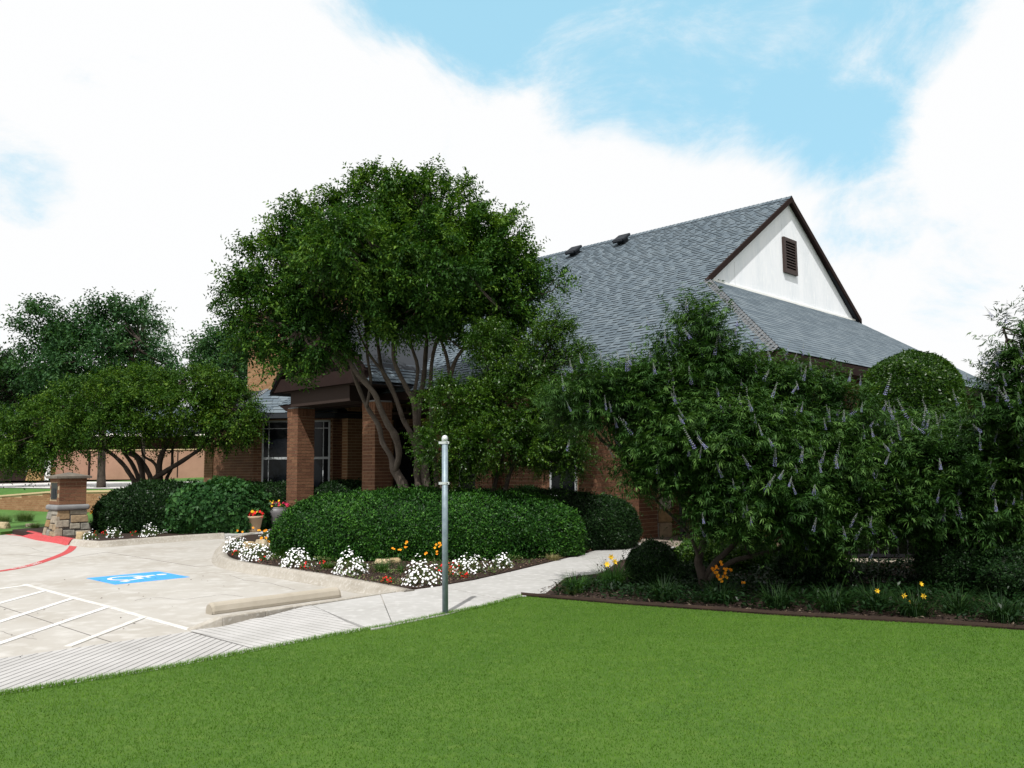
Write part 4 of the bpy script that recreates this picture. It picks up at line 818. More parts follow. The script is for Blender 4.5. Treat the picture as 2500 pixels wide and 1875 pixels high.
# stone and brick pillar at the left bed
mc = G(138, 1310); Wp = .72; zb0, zb1, zb2, zb3 = 0., .66, .80, 1.48
pil = empty('mailbox_pillar', mc+u*.36+v*.36, 'brick pillar on tapered limestone base with a dark slot, behind the red kerb', 'pillar')
def PB(a, b, z): return mc*A([1, 1, 0])+u*a+v*b+ZU*z
m = MB(); fl_ = .09; m.add([PB(-fl_+.03, -fl_+.03, -.1), PB(Wp+fl_-.03, -fl_+.03, -.1), PB(Wp+fl_-.03, Wp+fl_-.03, -.1), PB(-fl_+.03, Wp+fl_-.03, -.1), PB(.02, .02, zb1), PB(Wp-.02, .02, zb1), PB(Wp-.02, Wp-.02, zb1), PB(.02, Wp-.02, zb1)], [(4, 5, 6, 7), (0, 1, 5, 4), (1, 2, 6, 5), (2, 3, 7, 6), (3, 0, 4, 7)]); pcore = m.build('base_core', M_groove, pil)
rng2 = np.random.default_rng(3)
for (d, n_, O) in ((u, -v, (0, 0)), (v, -u, (0, 0))):
    for (x0, x1, z0, z1) in ((-.02, .30, .42, .66), (.30, .78, .54, .66), (.32, .76, .33, .53), (-.05, .28, .22, .41), (.29, .55, .17, .32), (.56, .80, .14, .32), (-.08, .12, .0, .21), (.13, .42, .0, .16), (.43, .82, .0, .13)):
        if d is v: x0, x1 = .72-x1, .72-x0
        mm = MB(); f0 = fl_*(1-z0/zb1); f1 = fl_*(1-z1/zb1); pts8 = []
        for (zz_, ff) in ((z0+.006, f0), (z1-.006, f1)):
            s0 = -ff if x0 < .02 else 0; s1 = ff if x1 > .70 else 0
            for (x, dp) in ((x0+s0*.8+.006, 0), (x1+s1*.8-.006, 0)):
                x = min(max(x, -ff), .72+ff)
                pr0 = rng2.uniform(.0, .03); base = mc*A([1, 1, 0])+d*x+n_*(ff+pr0-.01)+ZU*zz_; pts8 += [base, base-n_*.1]
        a0, a0b, a1_, a1b, b0, b0b, b1_, b1b = pts8
        mm.add([q-pts8[0] for q in (a0, a1_, a1b, a0b, b0, b1_, b1b, b0b)], [(0, 3, 2, 1), (4, 5, 6, 7), (0, 1, 5, 4), (1, 2, 6, 5), (2, 3, 7, 6), (3, 0, 4, 7)])
        o = mm.build('stone', M_stone); me = o.data; bpy.data.objects.remove(o); o = link('stone', me, pcore, pts8[0]); bevel(o, .018, 2)
m = MB(); q = .06; m.box(PB(-q, -q, zb1), u*(Wp+2*q), v*(Wp+2*q), ZU*(zb2-zb1)); bevel(m.build('stone_band', M_band, pil), .055, 4)
m = MB(); m.box(PB(.025, .025, zb2), u*(Wp-.05), v*(Wp-.05), ZU*(zb3-zb2)); pbk = m.build('brick_core', M_mortar, pil); bm2 = Bricks(M_brick1, M_brickN)
bm2.face(pbk, PB(.025, .025, zb2), u, Wp-.05, zb3-zb2, -v, rh=.097, bl=.27, pr=0); bm2.face(pbk, PB(.025, .025, zb2), v, Wp-.05, zb3-zb2, -u, rh=.097, bl=.27, pr=0, hole=lambda x, z: .10 < x < .60 and .12 < z < .56); bm2.finish(300)
m = MB(); m.box(PB(.012, .14, zb2+.14), u*.02, v*.46, ZU*.42); m.build('slot_frame', M_black, pil); m = MB(); m.box(PB(.006, .24, zb2+.16), u*.01, v*.22, ZU*.26); m.build('slot_door', M_vmetal, pil)
m = MB(); q = .07; m.box(PB(-q, -q, zb3), u*(Wp+2*q), v*(Wp+2*q), ZU*.055); pc_ = PB(Wp/2, Wp/2, zb3+.16); k4 = [PB(-q, -q, zb3+.055), PB(Wp+q, -q, zb3+.055), PB(Wp+q, Wp+q, zb3+.055), PB(-q, Wp+q, zb3+.055)]
m.add(k4+[pc_], [(0, 1, 4), (1, 2, 4), (2, 3, 4), (3, 0, 4)]); m.build('cap', M_capst, pil)
# planters
def flowers_at(name, pts, nn, r, mt, parent, tj=1):
    """five petalled blossoms facing nn"""
    n = len(pts); nn = unit(nn); a = unit(np.cross(nn, rdir(n))); b = np.cross(nn, a); qs = []
    for k in range(5):
        t = 2*math.pi*k/5; d = a*math.cos(t)+b*math.sin(t); qs.append(leaf_arrays(pts, d+nn*.25, nn, r*rng.uniform(.85, 1.1, n), r*1.0, .1, -.1))
    return leaf_obj(name, np.concatenate(qs), np.tile(rng.uniform(0, 1, n), 5), mt, parent)
pt1 = G(676, 1290); pt2 = G(618, 1299)
m = MB(); m.lathe(pt1, [(.17, 0), (.19, .05), (.30, .28), (.355, .44), (.345, .54), (.30, .575), (.315, .60), (.29, .60), (.27, .56)], 32); o = m.build('planter', M_potg, None, True, loc=pt1); tag(o, 'large rounded grey glazed pot at the foot of the front brick pillar', 'planter')
m = MB(); m.lathe(pt2, [(.155, 0), (.175, .05), (.235, .36), (.262, .365), (.268, .43), (.24, .43), (.22, .39)], 32); o = m.build('planter', M_pott, None, True, loc=pt2); tag(o, 'smaller pale terracotta pot standing left of the grey pot', 'planter')
for (c_, z, r_, lab, mix_) in ((pt1, .58, .33, 'red and yellow pansies overflowing the large grey pot', (M_mfl, M_yfl)), (pt2, .41, .27, 'crimson, yellow and grey leaved plants in the terracotta pot', (M_rfl, M_yfl))):
    pf = empty('potted_flowers', c_+ZU*z, lab, 'flowers'); n = 260
    p_ = c_+ZU*z+rdir(n)*A([r_, r_, .15])*rng.uniform(.4, 1, n)[:, None]; p_[:, 2] = np.maximum(p_[:, 2], c_[2]+z-.05); leaf_obj('foliage', leaf_arrays(p_, rdir(n)+A([0, 0, .6]), rdir(n), .07, .03), rng.uniform(0, .8, n), LM_holly, pf)
    for q_, (mt_, nm, xs) in enumerate(((mix_[0], 'red_blossoms', .08), (mix_[1], 'yellow_blossoms', -.08))):
        n = 26 if q_ == 0 else 12; p_ = c_+A([xs, -.06, z+.06+.05*q_])+rdir(n)*A([r_*.75, r_*.7, .10]); flowers_at(nm, p_, rdir(n)*.6+A([0, -1, .5]), .045, mt_, pf)
    n = 60; p_ = c_+A([.02, -.05, z+.05])+rdir(n)*A([.1, .1, .08]); leaf_obj('silver_leaves', leaf_arrays(p_, rdir(n)+A([0, 0, .5]), rdir(n), .08, .03), rng.uniform(0, 1, n), LM_farp, pf)
    m = MB(); m.lathe(c_+ZU*(z-.05), [(r_*.72, 0), (r_*.7, .02)], 16); m.build('soil', M_soil, pf)
# ================================================================== VEGETATION
def PB3(x, y, Y, rx, ry, ryd=None, w_=1.):          # an ellipsoid given by where it stands and how big it is there
    c = AT(x, y, Y); s_ = Y/F; return (c, A([rx*s_, (ryd if ryd else (rx+ry)/2)*s_, ry*s_]), w_)
def stems(parent, paths, mt, Ybase, name='trunk'):
    tops = []
    for P, R, dY in paths:
        n_ = len(P); Q = A([AT(x, y, Ybase+dY*(i/(n_-1))**1.2) for i, (x, y) in enumerate(P)]); Q, R = smooth_path(Q, R, 4)
        m = MB(); m.tube(Q, R*.88*(1+.06*np.sin(np.arange(len(R))*1.7)), 10); m.build(name, mt, parent, True); tops += list(Q[len(Q)//2:])
    return A(tops)
# ---- large crepe myrtle
Yt = 18.6; tree = empty('crepe_myrtle', AT(1010, 1290, Yt)*A([1, 1, 0]), 'large round crowned crepe myrtle with many pale trunks behind the big clipped hedge', 'tree')
K = 1/113.
def Rr(*px): return [p*K/2 for p in px]
paths = [([(996, 1290), (987, 1195), (964, 1148), (953, 1113), (934, 1081), (924, 1039), (895, 991), (868, 927), (857, 890), (830, 800), (800, 700)], Rr(34, 30, 26, 14, 15, 15, 13, 11, 10, 8, 5), .3),
         ([(964, 1150), (969, 1135), (974, 1105), (964, 1063), (945, 1033), (926, 991), (913, 959), (873, 914), (852, 880), (820, 848), (767, 832), (690, 790)], Rr(16, 16, 18, 22, 18, 16, 15, 14, 12, 9, 7, 4), -.9),
         ([(913, 962), (880, 905), (850, 850), (810, 760), (740, 690)], Rr(13, 11, 9, 7, 4), -.6),
         ([(1022, 1290), (1022, 1198), (1017, 1155), (1019, 1118), (1006, 1065), (982, 1020), (966, 972), (934, 906), (926, 866), (915, 780), (900, 660)], Rr(26, 20, 18, 17, 16, 13, 12, 12, 11, 8, 5), .5),
         ([(1050, 1290), (1044, 1190), (1038, 1140), (1017, 1052), (1011, 985), (993, 948), (966, 893), (960, 850), (960, 740), (970, 620)], Rr(24, 18, 17, 16, 15, 14, 12, 11, 8, 5), -.4),
         ([(1040, 1290), (1036, 1190), (1026, 1120), (1022, 1012), (1035, 919), (1040, 853), (1050, 760), (1080, 620)], Rr(22, 16, 14, 13, 15, 13, 9, 5), .8),
         ([(1073, 1290), (1067, 1192), (1060, 1120), (1054, 1039), (1051, 933), (1064, 840), (1120, 720), (1180, 640)], Rr(20, 15, 14, 12, 12, 10, 7, 4), .3),
         ([(1090, 1290), (1080, 1200), (1085, 1100), (1096, 1010), (1096, 948), (1107, 893), (1131, 853), (1200, 790), (1270, 740)], Rr(18, 14, 13, 12, 13, 12, 9, 7, 4), -.2),
         ([(1100, 925), (1090, 870), (1078, 834), (1060, 760), (1040, 660)], Rr(12, 10, 9, 7, 4), .3),
         ([(1006, 980), (1020, 900), (1000, 820), (1010, 700), (1030, 560)], Rr(11, 10, 9, 7, 4), 0), ([(895, 995), (905, 930), (897, 870), (890, 780), (860, 640)], Rr(9, 9, 8, 6, 4), 0), ([(985, 1020), (950, 930), (905, 870), (880, 820), (850, 740)], Rr(9, 9, 8, 6, 4), -.3)]
tops = stems(tree, paths, M_bark, Yt)
bl_ = [PB3(700, 680, Yt, 130, 95), PB3(640, 745, Yt-.3, 85, 75, None, .9), PB3(800, 580, Yt, 130, 100), PB3(930, 500, Yt, 115, 68), PB3(1060, 515, Yt, 115, 78), PB3(1180, 580, Yt, 95, 85), PB3(1220, 680, Yt, 90, 95), PB3(1060, 650, Yt, 190, 140), PB3(850, 690, Yt-.4, 180, 120, None, 1.), PB3(1180, 770, Yt, 130, 65), PB3(760, 830, Yt-.8, 90, 50), PB3(620, 830, Yt-.4, 55, 40, None, .7), PB3(970, 770, Yt-1.2, 120, 50, None, .5), PB3(880, 610, Yt-1.9, 110, 85, 85, .8), PB3(1060, 640, Yt-1.9, 110, 80, 80, .8), PB3(960, 560, Yt+1.6, 130, 100, 90, .7), PB3(1120, 660, Yt+1.6, 110, 100, 90, .7), PB3(1350, 690, Yt-.5, 25, 20), PB3(700, 915, Yt-.9, 40, 34, None, .6), PB3(1290, 800, Yt, 40, 40, None, .5)]  # lobes nearer the camera are added to shade the trunk area
C, O_, _ = blob_points(bl_, 1150, .5)
LV, tint = twig_leaves(C, O_, 13, 11, .36, .10, .046, .20, upb=.2, spread=.85, tj=.32)
C2, O2, _ = blob_points([(b[0], b[1]*1.06)+b[2:] for b in bl_], 260, .96); O2 = unit(O2+A([0, 0, .45])); LV2, ti2 = twig_leaves(C2, O2, 3, 12, .46, .095, .042, .08, upb=.15, spread=.35); LV = np.concatenate([LV, LV2]); tint = np.r_[tint, ti2+.1]
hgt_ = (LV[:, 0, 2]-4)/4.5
leaf_obj('crown', LV, tint*.95+.22*hgt_-.04, LM_crepe, tree)  # leaf colour lightens with height, painting in the sunlit crown top
limbs_obj('branches', tops, C[rng.choice(len(C), 420)], tree, M_bark, .035, .006)
# ---- yaupon-like small tree right of it
Yh = 16.6; t2 = empty('small_tree', AT(1215, 1240, Yh)*A([1, 1, 0]), 'small twiggy yellow green evergreen tree between the crepe myrtle and the purple flowering shrub', 'tree')
K = Yh/F
tp2 = stems(t2, [([(1198, 1280), (1205, 1200), (1222, 1130), (1235, 1060), (1230, 960)], Rr(14, 13, 11, 9, 5), .1), ([(1228, 1280), (1235, 1190), (1262, 1110), (1290, 1030), (1320, 930), (1345, 830)], Rr(14, 12, 10, 9, 7, 3), 0), ([(1222, 1130), (1180, 1080), (1120, 1060)], Rr(8, 7, 4), -.3)], M_barkd, Yh)
bl_ = [PB3(1350, 790, Yh, 32, 42), PB3(1330, 855, Yh, 62, 42), PB3(1400, 870, Yh, 40, 22), PB3(1195, 835, Yh, 50, 38), PB3(1260, 900, Yh, 100, 50), PB3(1130, 980, Yh, 100, 55), PB3(1260, 1000, Yh, 150, 90), PB3(1090, 1090, Yh-.3, 85, 50), PB3(1230, 1090, Yh-.4, 130, 55), PB3(1340, 1060, Yh, 90, 80), PB3(1380, 1120, Yh, 50, 40), PB3(1120, 1150, Yh-.2, 30, 28)]
C, O_, _ = blob_points(bl_, 800, .45)
LV, tint = twig_leaves(C, O_, 13, 12, .24, .048, .026, .18, upb=.45, spread=.9)
leaf_obj('crown', LV, tint, LM_holly, t2); limbs_obj('branches', tp2, C[rng.choice(len(C), 160)], t2, M_barkd, .018, .004)
# ---- low spreading crepe myrtle on the left
Yl = 26.; t3 = empty('spreading_tree', AT(370, 1190, Yl)*A([1, 1, 0]), 'low wide flat topped tree with dark leaning stems behind the left hedge', 'tree'); K = Yl/F
paths = [([(345, 1290), (331, 1188), (312, 1150), (295, 1128), (262, 1101), (200, 1070), (120, 1040)], Rr(16, 14, 12, 11, 9, 6, 4), -.6), ([(355, 1290), (343, 1188), (325, 1137), (301, 1101), (270, 1040), (240, 980)], Rr(15, 13, 11, 10, 7, 4), .4),
         ([(360, 1290), (352, 1190), (337, 1122), (313, 1104), (300, 1050), (330, 960)], Rr(16, 14, 12, 9, 7, 4), -.3), ([(385, 1290), (371, 1182), (358, 1146), (340, 1119), (318, 1100), (250, 1060), (180, 1000)], Rr(16, 14, 13, 11, 9, 6, 4), .2),
         ([(392, 1290), (389, 1179), (391, 1122), (415, 1060), (420, 980), (440, 930)], Rr(22, 20, 15, 10, 7, 4), 0), ([(380, 1290), (375, 1180), (398, 1155), (446, 1125), (485, 1098), (530, 1060), (570, 1000)], Rr(18, 16, 14, 12, 9, 7, 4), -.5), ([(388, 1200), (385, 1150), (374, 1128), (350, 1112), (345, 1080)], Rr(9, 9, 8, 6, 4), .3), ([(405, 1290), (405, 1180), (420, 1140), (425, 1080), (470, 1000)], Rr(12, 10, 8, 7, 4), .6)]
tops = stems(t3, paths, M_barkd, Yl)
bl_ = [PB3(120, 1030, Yl, 105, 42), PB3(60, 1075, Yl-.5, 80, 36), PB3(230, 985, Yl, 110, 48), PB3(330, 945, Yl, 110, 34), PB3(480, 945, Yl, 95, 38), PB3(400, 1000, Yl-.6, 130, 38), PB3(560, 990, Yl, 65, 45), PB3(530, 1050, Yl-.4, 75, 30), PB3(250, 1045, Yl-.8, 120, 28), PB3(140, 1090, Yl-.8, 75, 22), PB3(20, 1110, Yl, 55, 28), PB3(600, 1030, Yl-.8, 38, 22), PB3(395, 1100, Yl, 24, 14, None, .4), PB3(70, 1130, Yl, 30, 16, None, .5)]
C, O_, _ = blob_points(bl_, 820, .5)
LV, tint = twig_leaves(C, O_, 11, 10, .42, .085, .045, .18, upb=.05, spread=.8, tj=.3)
leaf_obj('crown', LV, tint, LM_low, t3); limbs_obj('branches', tops, C[rng.choice(len(C), 260)], t3, M_barkd, .03, .006)
# ---- distant trees
def far_tree(label, base, Yd, blobs, n, ll, mt, trunk, ntw=7, nl=7, tl=.7, group='trees beyond the far road', name='shade_tree', barkm=M_barkd):
    global K
    K = Yd/F; t = empty(name, AT(base[0], base[1], Yd), label, 'tree', group); tp = stems(t, [(P, Rr(*R), dY) for P, R, dY in trunk], barkm, Yd)
    bb = [PB3(x, y, Yd+rng.uniform(-.8, .8), rx, ry) for x, y, rx, ry in blobs]; C, O_, _ = blob_points(bb, int(n*.72), .35)
    LV, tint = twig_leaves(C, O_, ntw+2, nl, tl*1.15, ll*1.3, ll*.62, .28, upb=.3, spread=.75, tj=.34); leaf_obj('crown', LV, tint, mt, t); limbs_obj('branches', tp, C[rng.choice(len(C), 90)], t, barkm, .07, .012); return t
far_tree('tall shade tree with one straight trunk on the mound behind the retaining wall', (247, 1192), 40., [(240, 880, 110, 70), (205, 800, 50, 30), (255, 775, 42, 34), (290, 800, 50, 50), (95, 775, 40, 26), (125, 790, 40, 30), (130, 880, 90, 60), (70, 830, 40, 30), (330, 880, 70, 50), (345, 790, 34, 45), (385, 910, 40, 30), (250, 960, 110, 40), (170, 830, 40, 26)], 620, .15, LM_far, [([(247, 1194), (248, 1130), (250, 1060), (255, 960), (250, 860)], (24, 20, 19, 15, 8), 0), ([(250, 1060), (220, 980), (160, 880)], (14, 11, 6), .5), ([(252, 1000), (300, 930), (340, 830)], (12, 9, 5), -.5)])
far_tree('pale feathery tree top rising at the right of the shade tree', (345, 1160), 46., [(345, 790, 36, 55), (340, 760, 24, 30), (370, 850, 40, 50), (395, 905, 50, 30)], 120, .12, LM_farp, [([(350, 1170), (350, 950), (345, 830)], (10, 8, 4), 0)], 5, 6, .8)
far_tree('dark dense tree filling the left edge beyond the dark wall', (20, 1160), 44., [(30, 960, 90, 90), (60, 1030, 90, 70), (-40, 950, 90, 90), (150, 960, 80, 70), (100, 920, 60, 50)], 420, .16, LM_dark, [([(20, 1170), (25, 1050), (30, 950)], (22, 18, 10), 0)])
far_tree('bright green tree behind the left end of the brick wing', (560, 1100), 44., [(560, 880, 70, 60), (520, 850, 45, 30), (600, 830, 50, 40), (500, 900, 50, 40), (590, 920, 80, 60)], 330, .15, LM_far, [([(570, 1160), (570, 1000), (570, 880)], (16, 12, 6), 0)])
cf = empty('conifer', AT(14, 1150, 70), 'small blue green conifer top at the left edge of the sky', 'tree'); K = 70/F; tpc = stems(cf, [([(14, 1160), (14, 1000), (15, 872)], Rr(10, 8, 3), 0)], M_barkd, 70)
n = 1500; h_ = rng.uniform(0, 1, n)**.7; top = AT(15, 868, 70); rad_ = (.25+h_*2.6)*rng.uniform(.2, 1, n)*(.65+.35*np.sin(h_*38)); a = rng.uniform(0, 6.28, n); P = top+np.stack([np.cos(a)*rad_, np.sin(a)*rad_, -h_*8.5], 1)
LV = leaf_arrays(np.repeat(P, 3, 0), np.repeat(np.stack([np.cos(a), np.sin(a), -.2+0*a], 1), 3, 0)+rdir(3*n)*.6, rdir(3*n), .45, .14); leaf_obj('crown', LV, rng.uniform(0, .6, 3*n), LM_far, cf)
mn = MB(); c_ = AT(250, 1190, 40)
ridge_ = [(c_[0]+r_*math.cos(q)*2.6, c_[1]+r_*math.sin(q), c_[2]-.35+.36*(1-r_**2)) for r_ in (1, .7, .4, .1) for q in np.linspace(0, 6.28, 17)[:-1]]
mn.add(ridge_, [(j*16+i, j*16+(i+1) % 16, (j+1)*16+(i+1) % 16, (j+1)*16+i) for j in range(3) for i in range(16)]+[tuple(range(48, 64))]); o = mn.build('mulch_mound', M_mulch, None, True); o['kind'] = 'structure'
# ---- hedges
def hedge(name, label, c, r, n, mt, ll, lw, e=2.6, k=5, ang=0., jit=.06, zmin=.03, f=.88, cat='hedge', group=None, upb=.2):
    t = empty(name, A(c)*A([1, 1, 0]), label, cat, group); p, nn, nz = superblob(c, r, n, e, zmin, jit, ang); sh_ = rng.random(len(p)) < .03; p = p+nn*(sh_*rng.uniform(.03, .11, len(p)))[:, None]+rdir(len(p))*.012; rosette('foliage', p, nn, nz+sh_*1.2, mt, t, ll, lw, k, upb=upb, tj=.27); hull('dark_hull', c, r, M_hull, t, e, .01, f, ang); return t
hedge('clipped_hedge', 'big rounded glossy green hedge behind the white and red flowers', A([-1.62, 16.95, .30]), A([2.95, 1.75, .86]), 30000, LM_hedge, .052, .023, 2.9, 5, -.03, jit=.05)
hedge('clipped_hedge', 'smaller dark glossy hedge at the right end of the big rounded hedge', A([1.55, 17.75, .40]), A([.95, .85, .62]), 9000, LM_dark, .045, .020, 2.8, 5, .5)
hedge('box_hedge', 'low dark hedge under the bay window behind the front brick pillar', A([-7.6, 25.7, .5]), A([1.7, .7, .72]), 6000, LM_dark, .06, .028, 4, 5, 0)
hedge('box_hedge', 'low dark hedge right of the front brick pillar under the bay window', A([-4.9, 25.2, .5]), A([.95, .7, .72]), 4500, LM_dark, .06, .028, 4, 5, 0)
hedge('box_hedge', 'dark trimmed hedge in deep shade along the facade behind the small tree', A([.5, 18.9, .35]), A([1.5, .6, .75]), 5000, LM_dark, .05, .024, 3, 5, -.78)
hedge('left_hedge', 'dark rounded evergreen hedge at the foot of the spreading tree', A([-9.75, 24.2, .35]), A([1.75, 1.3, .92]), 9000, LM_dark, .07, .035, 2.8, 5, 0)
hedge('broadleaf_shrub', 'broad leaved mid green shrub left of the terracotta pot', A([-8.1, 23.9, .35]), A([1.25, 1.35, .88]), 3600, LM_big, .115, .095, 2.6, 4, 0, jit=.1)
# ---- vitex shrubs with flower spikes
def spike_mesh(seed, L_):
    r2 = np.random.default_rng(seed); m = MB(); k = 11; mats = []
    m.tube([A([0, 0, 0]), A([.01, 0, L_*.5]), A([.0, .012, L_])], [.0022, .0018, .0008], 4, cap=False); nf0 = 8
    mi = [1]*nf0
    for i in range(k):
        t = (i+.4)/k; z = L_*(.04+.94*t); R_ = .019*(1-t)**.8+.0035
        for j in range(5):
            a = 6.28*(j/5+r2.random()*.2+i*.3); c = A([math.cos(a)*R_, math.sin(a)*R_, z]); s_ = (.0085*(1-.6*t))
            m.add([c+A([s_, 0, 0]), c+A([-s_, 0, 0]), c+A([0, s_, 0]), c+A([0, -s_, 0]), c+A([0, 0, s_*.9]), c-A([0, 0, s_*.9])], [(0, 2, 4), (2, 1, 4), (1, 3, 4), (3, 0, 4), (2, 0, 5), (1, 2, 5), (3, 1, 5), (0, 3, 5)])
            mi += [0 if t < .45 and r2.random() < .75 else 1]*8
    o = m.build('flower_spike', [M_lil, M_bud]); me = o.data; me.polygons.foreach_set('material_index', A(mi, dtype=np.int32)); bpy.data.objects.remove(o); return me
SPK = [spike_mesh(i, l_) for i, l_ in enumerate((.18, .22, .28, .15))]
def palmate(P, D, Nn, ll, lw, sp=1.15):
    n = len(P); D = unit(D); S = unit(np.cross(D, Nn)); qs = []
    for k in range(5):
        a = (k-2)/2*sp; d = D*math.cos(a)+S*math.sin(a)+rng.normal(0, .10, (n, 3)); d[:, 2] -= .1; s_ = (1, .95, .62)[abs(k-2)]*rng.uniform(.85, 1.15, n)
        qs.append(leaf_arrays(P+unit(d)*.012, d, Nn, ll*s_, lw*(.8+.2*s_), .12, .15))
    return np.concatenate(qs)
def vitex(label, base, Yv, blobs, nc, trunk, nspk, ntw=6, seed=1):
    global K
    K = Yv/F; t = empty('flowering_shrub', G(*base) if base[1] > 1300 else AT(base[0], base[1], Yv), label, 'shrub', 'purple flowering shrubs'); tp = stems(t, [(P, Rr(*R), dY) for P, R, dY in trunk], M_barkd, Yv)
    bb = [PB3(x, y+8, Yv+dy-.35, max(rx-30, rx*.6), max(ry-36, ry*.5), rx*.9, ww) for x, y, rx, ry, dy, ww in blobs]; C, O_, kk = blob_points(bb, nc, .5)  # blobs pulled towards the camera so the canopy shades the bed
    nc = int(nc*1.0); n = nc*ntw; c = np.repeat(C, ntw, 0); o = np.repeat(O_, ntw, 0); d = unit(o*1.0+rdir(n)*.65+A([0, 0, .45])); b = c+rdir(n)*.10; tl = rng.uniform(.15, .46, n); nl = 6
    tt = np.linspace(.15, 1, nl); P = (b[:, None]+d[:, None]*(tl[:, None]*tt)[..., None]).reshape(-1, 3); dd = np.repeat(d, nl, 0); m_ = len(P); side = unit(np.cross(dd, rdir(m_)))
    D = dd*.5+side*1.0; D[:, 2] -= .12; NN = rdir(m_)*.5+A([0, 0, 1.]); ll = .092*rng.uniform(.7, 1.2, m_); LV = palmate(P, D, NN, ll, .0155)
    tint = np.tile(np.repeat(np.repeat(rng.uniform(.12, .6, nc), ntw), nl)+rng.normal(.0, .13, m_)+np.tile(tt, n)*.36-.13, 5); tint += np.repeat(0, len(tint)); leaf_obj('foliage', LV, tint, LM_vit, t)
    limbs_obj('branches', tp, C[rng.choice(nc, min(nc, 200))], t, M_barkd, .016, .003)
    tips = b+d*tl[:, None]; bc_ = A([q[0] for q in bb]); br_ = A([q[1] for q in bb])
    dep = np.min(np.linalg.norm((tips[:, None]-bc_[None])/br_[None], axis=2), axis=1); okk = (dep > 1.02) & ((o[:, 1] < -.15) | ((o[:, 2] > .45) & (o[:, 1] < .6))); idx = np.where(okk)[0]; rng.shuffle(idx)
    for j in idx[:nspk]:
        sp = link('flower_spike', SPK[rng.integers(4)], t, tips[j]-d[j]*.02); q = Vector(unit(o[j]*A([.45, .3, .2])+A([-.12, 0, 1.])+rng.normal(0, .24, 3))); sp.rotation_euler = q.to_track_quat('Z', 'Y').to_euler(); s_ = rng.uniform(.5, 1.05); sp.scale = (s_*.85, s_*.85, s_*1.1)
    return t
vitex('wide purple flowering shrub in the middle with a low forked dark trunk', (1722, 1441), 11.3,
      [(1705, 812, 72, 78, 0, .8), (1650, 880, 80, 60, 0, .7), (1730, 920, 120, 80, 0, 1), (1440, 958, 120, 62, .2, .9), (1560, 975, 110, 80, 0, 1), (1850, 950, 110, 65, .2, 1), (1950, 975, 110, 65, .3, 1), (1690, 1075, 140, 100, -.3, 1.1), (1400, 1020, 60, 45, 0, .4), (1600, 1130, 85, 75, -.2, .9), (1800, 1080, 170, 110, -.3, 1.1), (1560, 1080, 60, 50, 0, .4), (1770, 1220, 110, 80, -.4, .8), (1880, 1210, 150, 95, -.4, 1), (1980, 1120, 140, 120, 0, 1), (2030, 1280, 90, 60, -.2, .8), (2060, 1000, 70, 50, .2, .9)], 1700,
      [([(1722, 1445), (1712, 1395), (1705, 1370), (1718, 1320), (1720, 1250), (1690, 1150), (1680, 1000), (1690, 880)], (30, 26, 22, 18, 15, 12, 8, 4), .1), ([(1718, 1415), (1745, 1375), (1790, 1330), (1820, 1270), (1850, 1130), (1860, 980)], (20, 18, 15, 12, 8, 4), -.2), ([(1725, 1430), (1740, 1405), (1790, 1370), (1850, 1355), (1915, 1332), (1990, 1270)], (20, 18, 14, 12, 9, 5), -.3), ([(1712, 1380), (1680, 1300), (1600, 1220), (1500, 1100)], (12, 10, 7, 4), -.2)], 290)
vitex('purple flowering shrub at the right under the round topped holly', (2262, 1460), 11.9,
      [(2110, 1100, 110, 80, 0, 1), (2210, 1070, 100, 45, .0, 1), (2250, 1140, 170, 95, -.3, 1.1), (2360, 1080, 110, 70, 0, 1), (2420, 1130, 150, 110, -.2, 1.1), (2200, 1230, 170, 75, -.3, 1), (2400, 1250, 170, 75, -.3, 1), (2540, 1180, 120, 130, 0, 1), (2060, 1180, 80, 80, 0, .8)], 1050,
      [([(2262, 1465), (2255, 1400), (2250, 1330), (2230, 1240), (2200, 1120)], (46, 42, 34, 20, 8), 0), ([(2255, 1380), (2320, 1290), (2400, 1190), (2440, 1080)], (20, 16, 12, 5), .2), ([(2250, 1350), (2180, 1260), (2110, 1150)], (16, 12, 5), 0)], 200)
vitex('tall airy purple flowering shrub at the right edge against the sky', (2520, 1450), 10.8,
      [(2480, 830, 60, 90, 0, .6), (2540, 900, 95, 110, 0, 1), (2460, 970, 75, 60, 0, 1), (2575, 760, 55, 70, 0, .6), (2410, 900, 24, 36, 0, .2), (2600, 1030, 120, 120, 0, 1), (2500, 1040, 120, 70, 0, .9)], 330,
      [([(2540, 1480), (2530, 1300), (2510, 1100), (2490, 950), (2450, 800)], (26, 22, 18, 12, 5), 0), ([(2520, 1150), (2560, 1000), (2560, 800)], (14, 10, 5), 0)], 100, ntw=5)
# holly with a domed top, behind
hc = AT(2225, 975, 13.7); th = empty('holly_tree', hc*A([1, 1, 0]), 'evergreen with a clipped dome top rising before the roof edge at the right', 'tree'); p, nn, nz = superblob(hc, A([.70, .68, .74]), 9000, 2.1, 0, .05)
rosette('crown', p, nn, nz, LM_holly, th, .050, .024, 5); hull('dark_hull', hc, A([.70, .68, .74]), M_hull, th, 2.1, 0, .85); m = MB(); m.tube([hc*A([1, 1, 0]), hc], [.06, .04], 8); m.build('trunk', M_barkd, th)
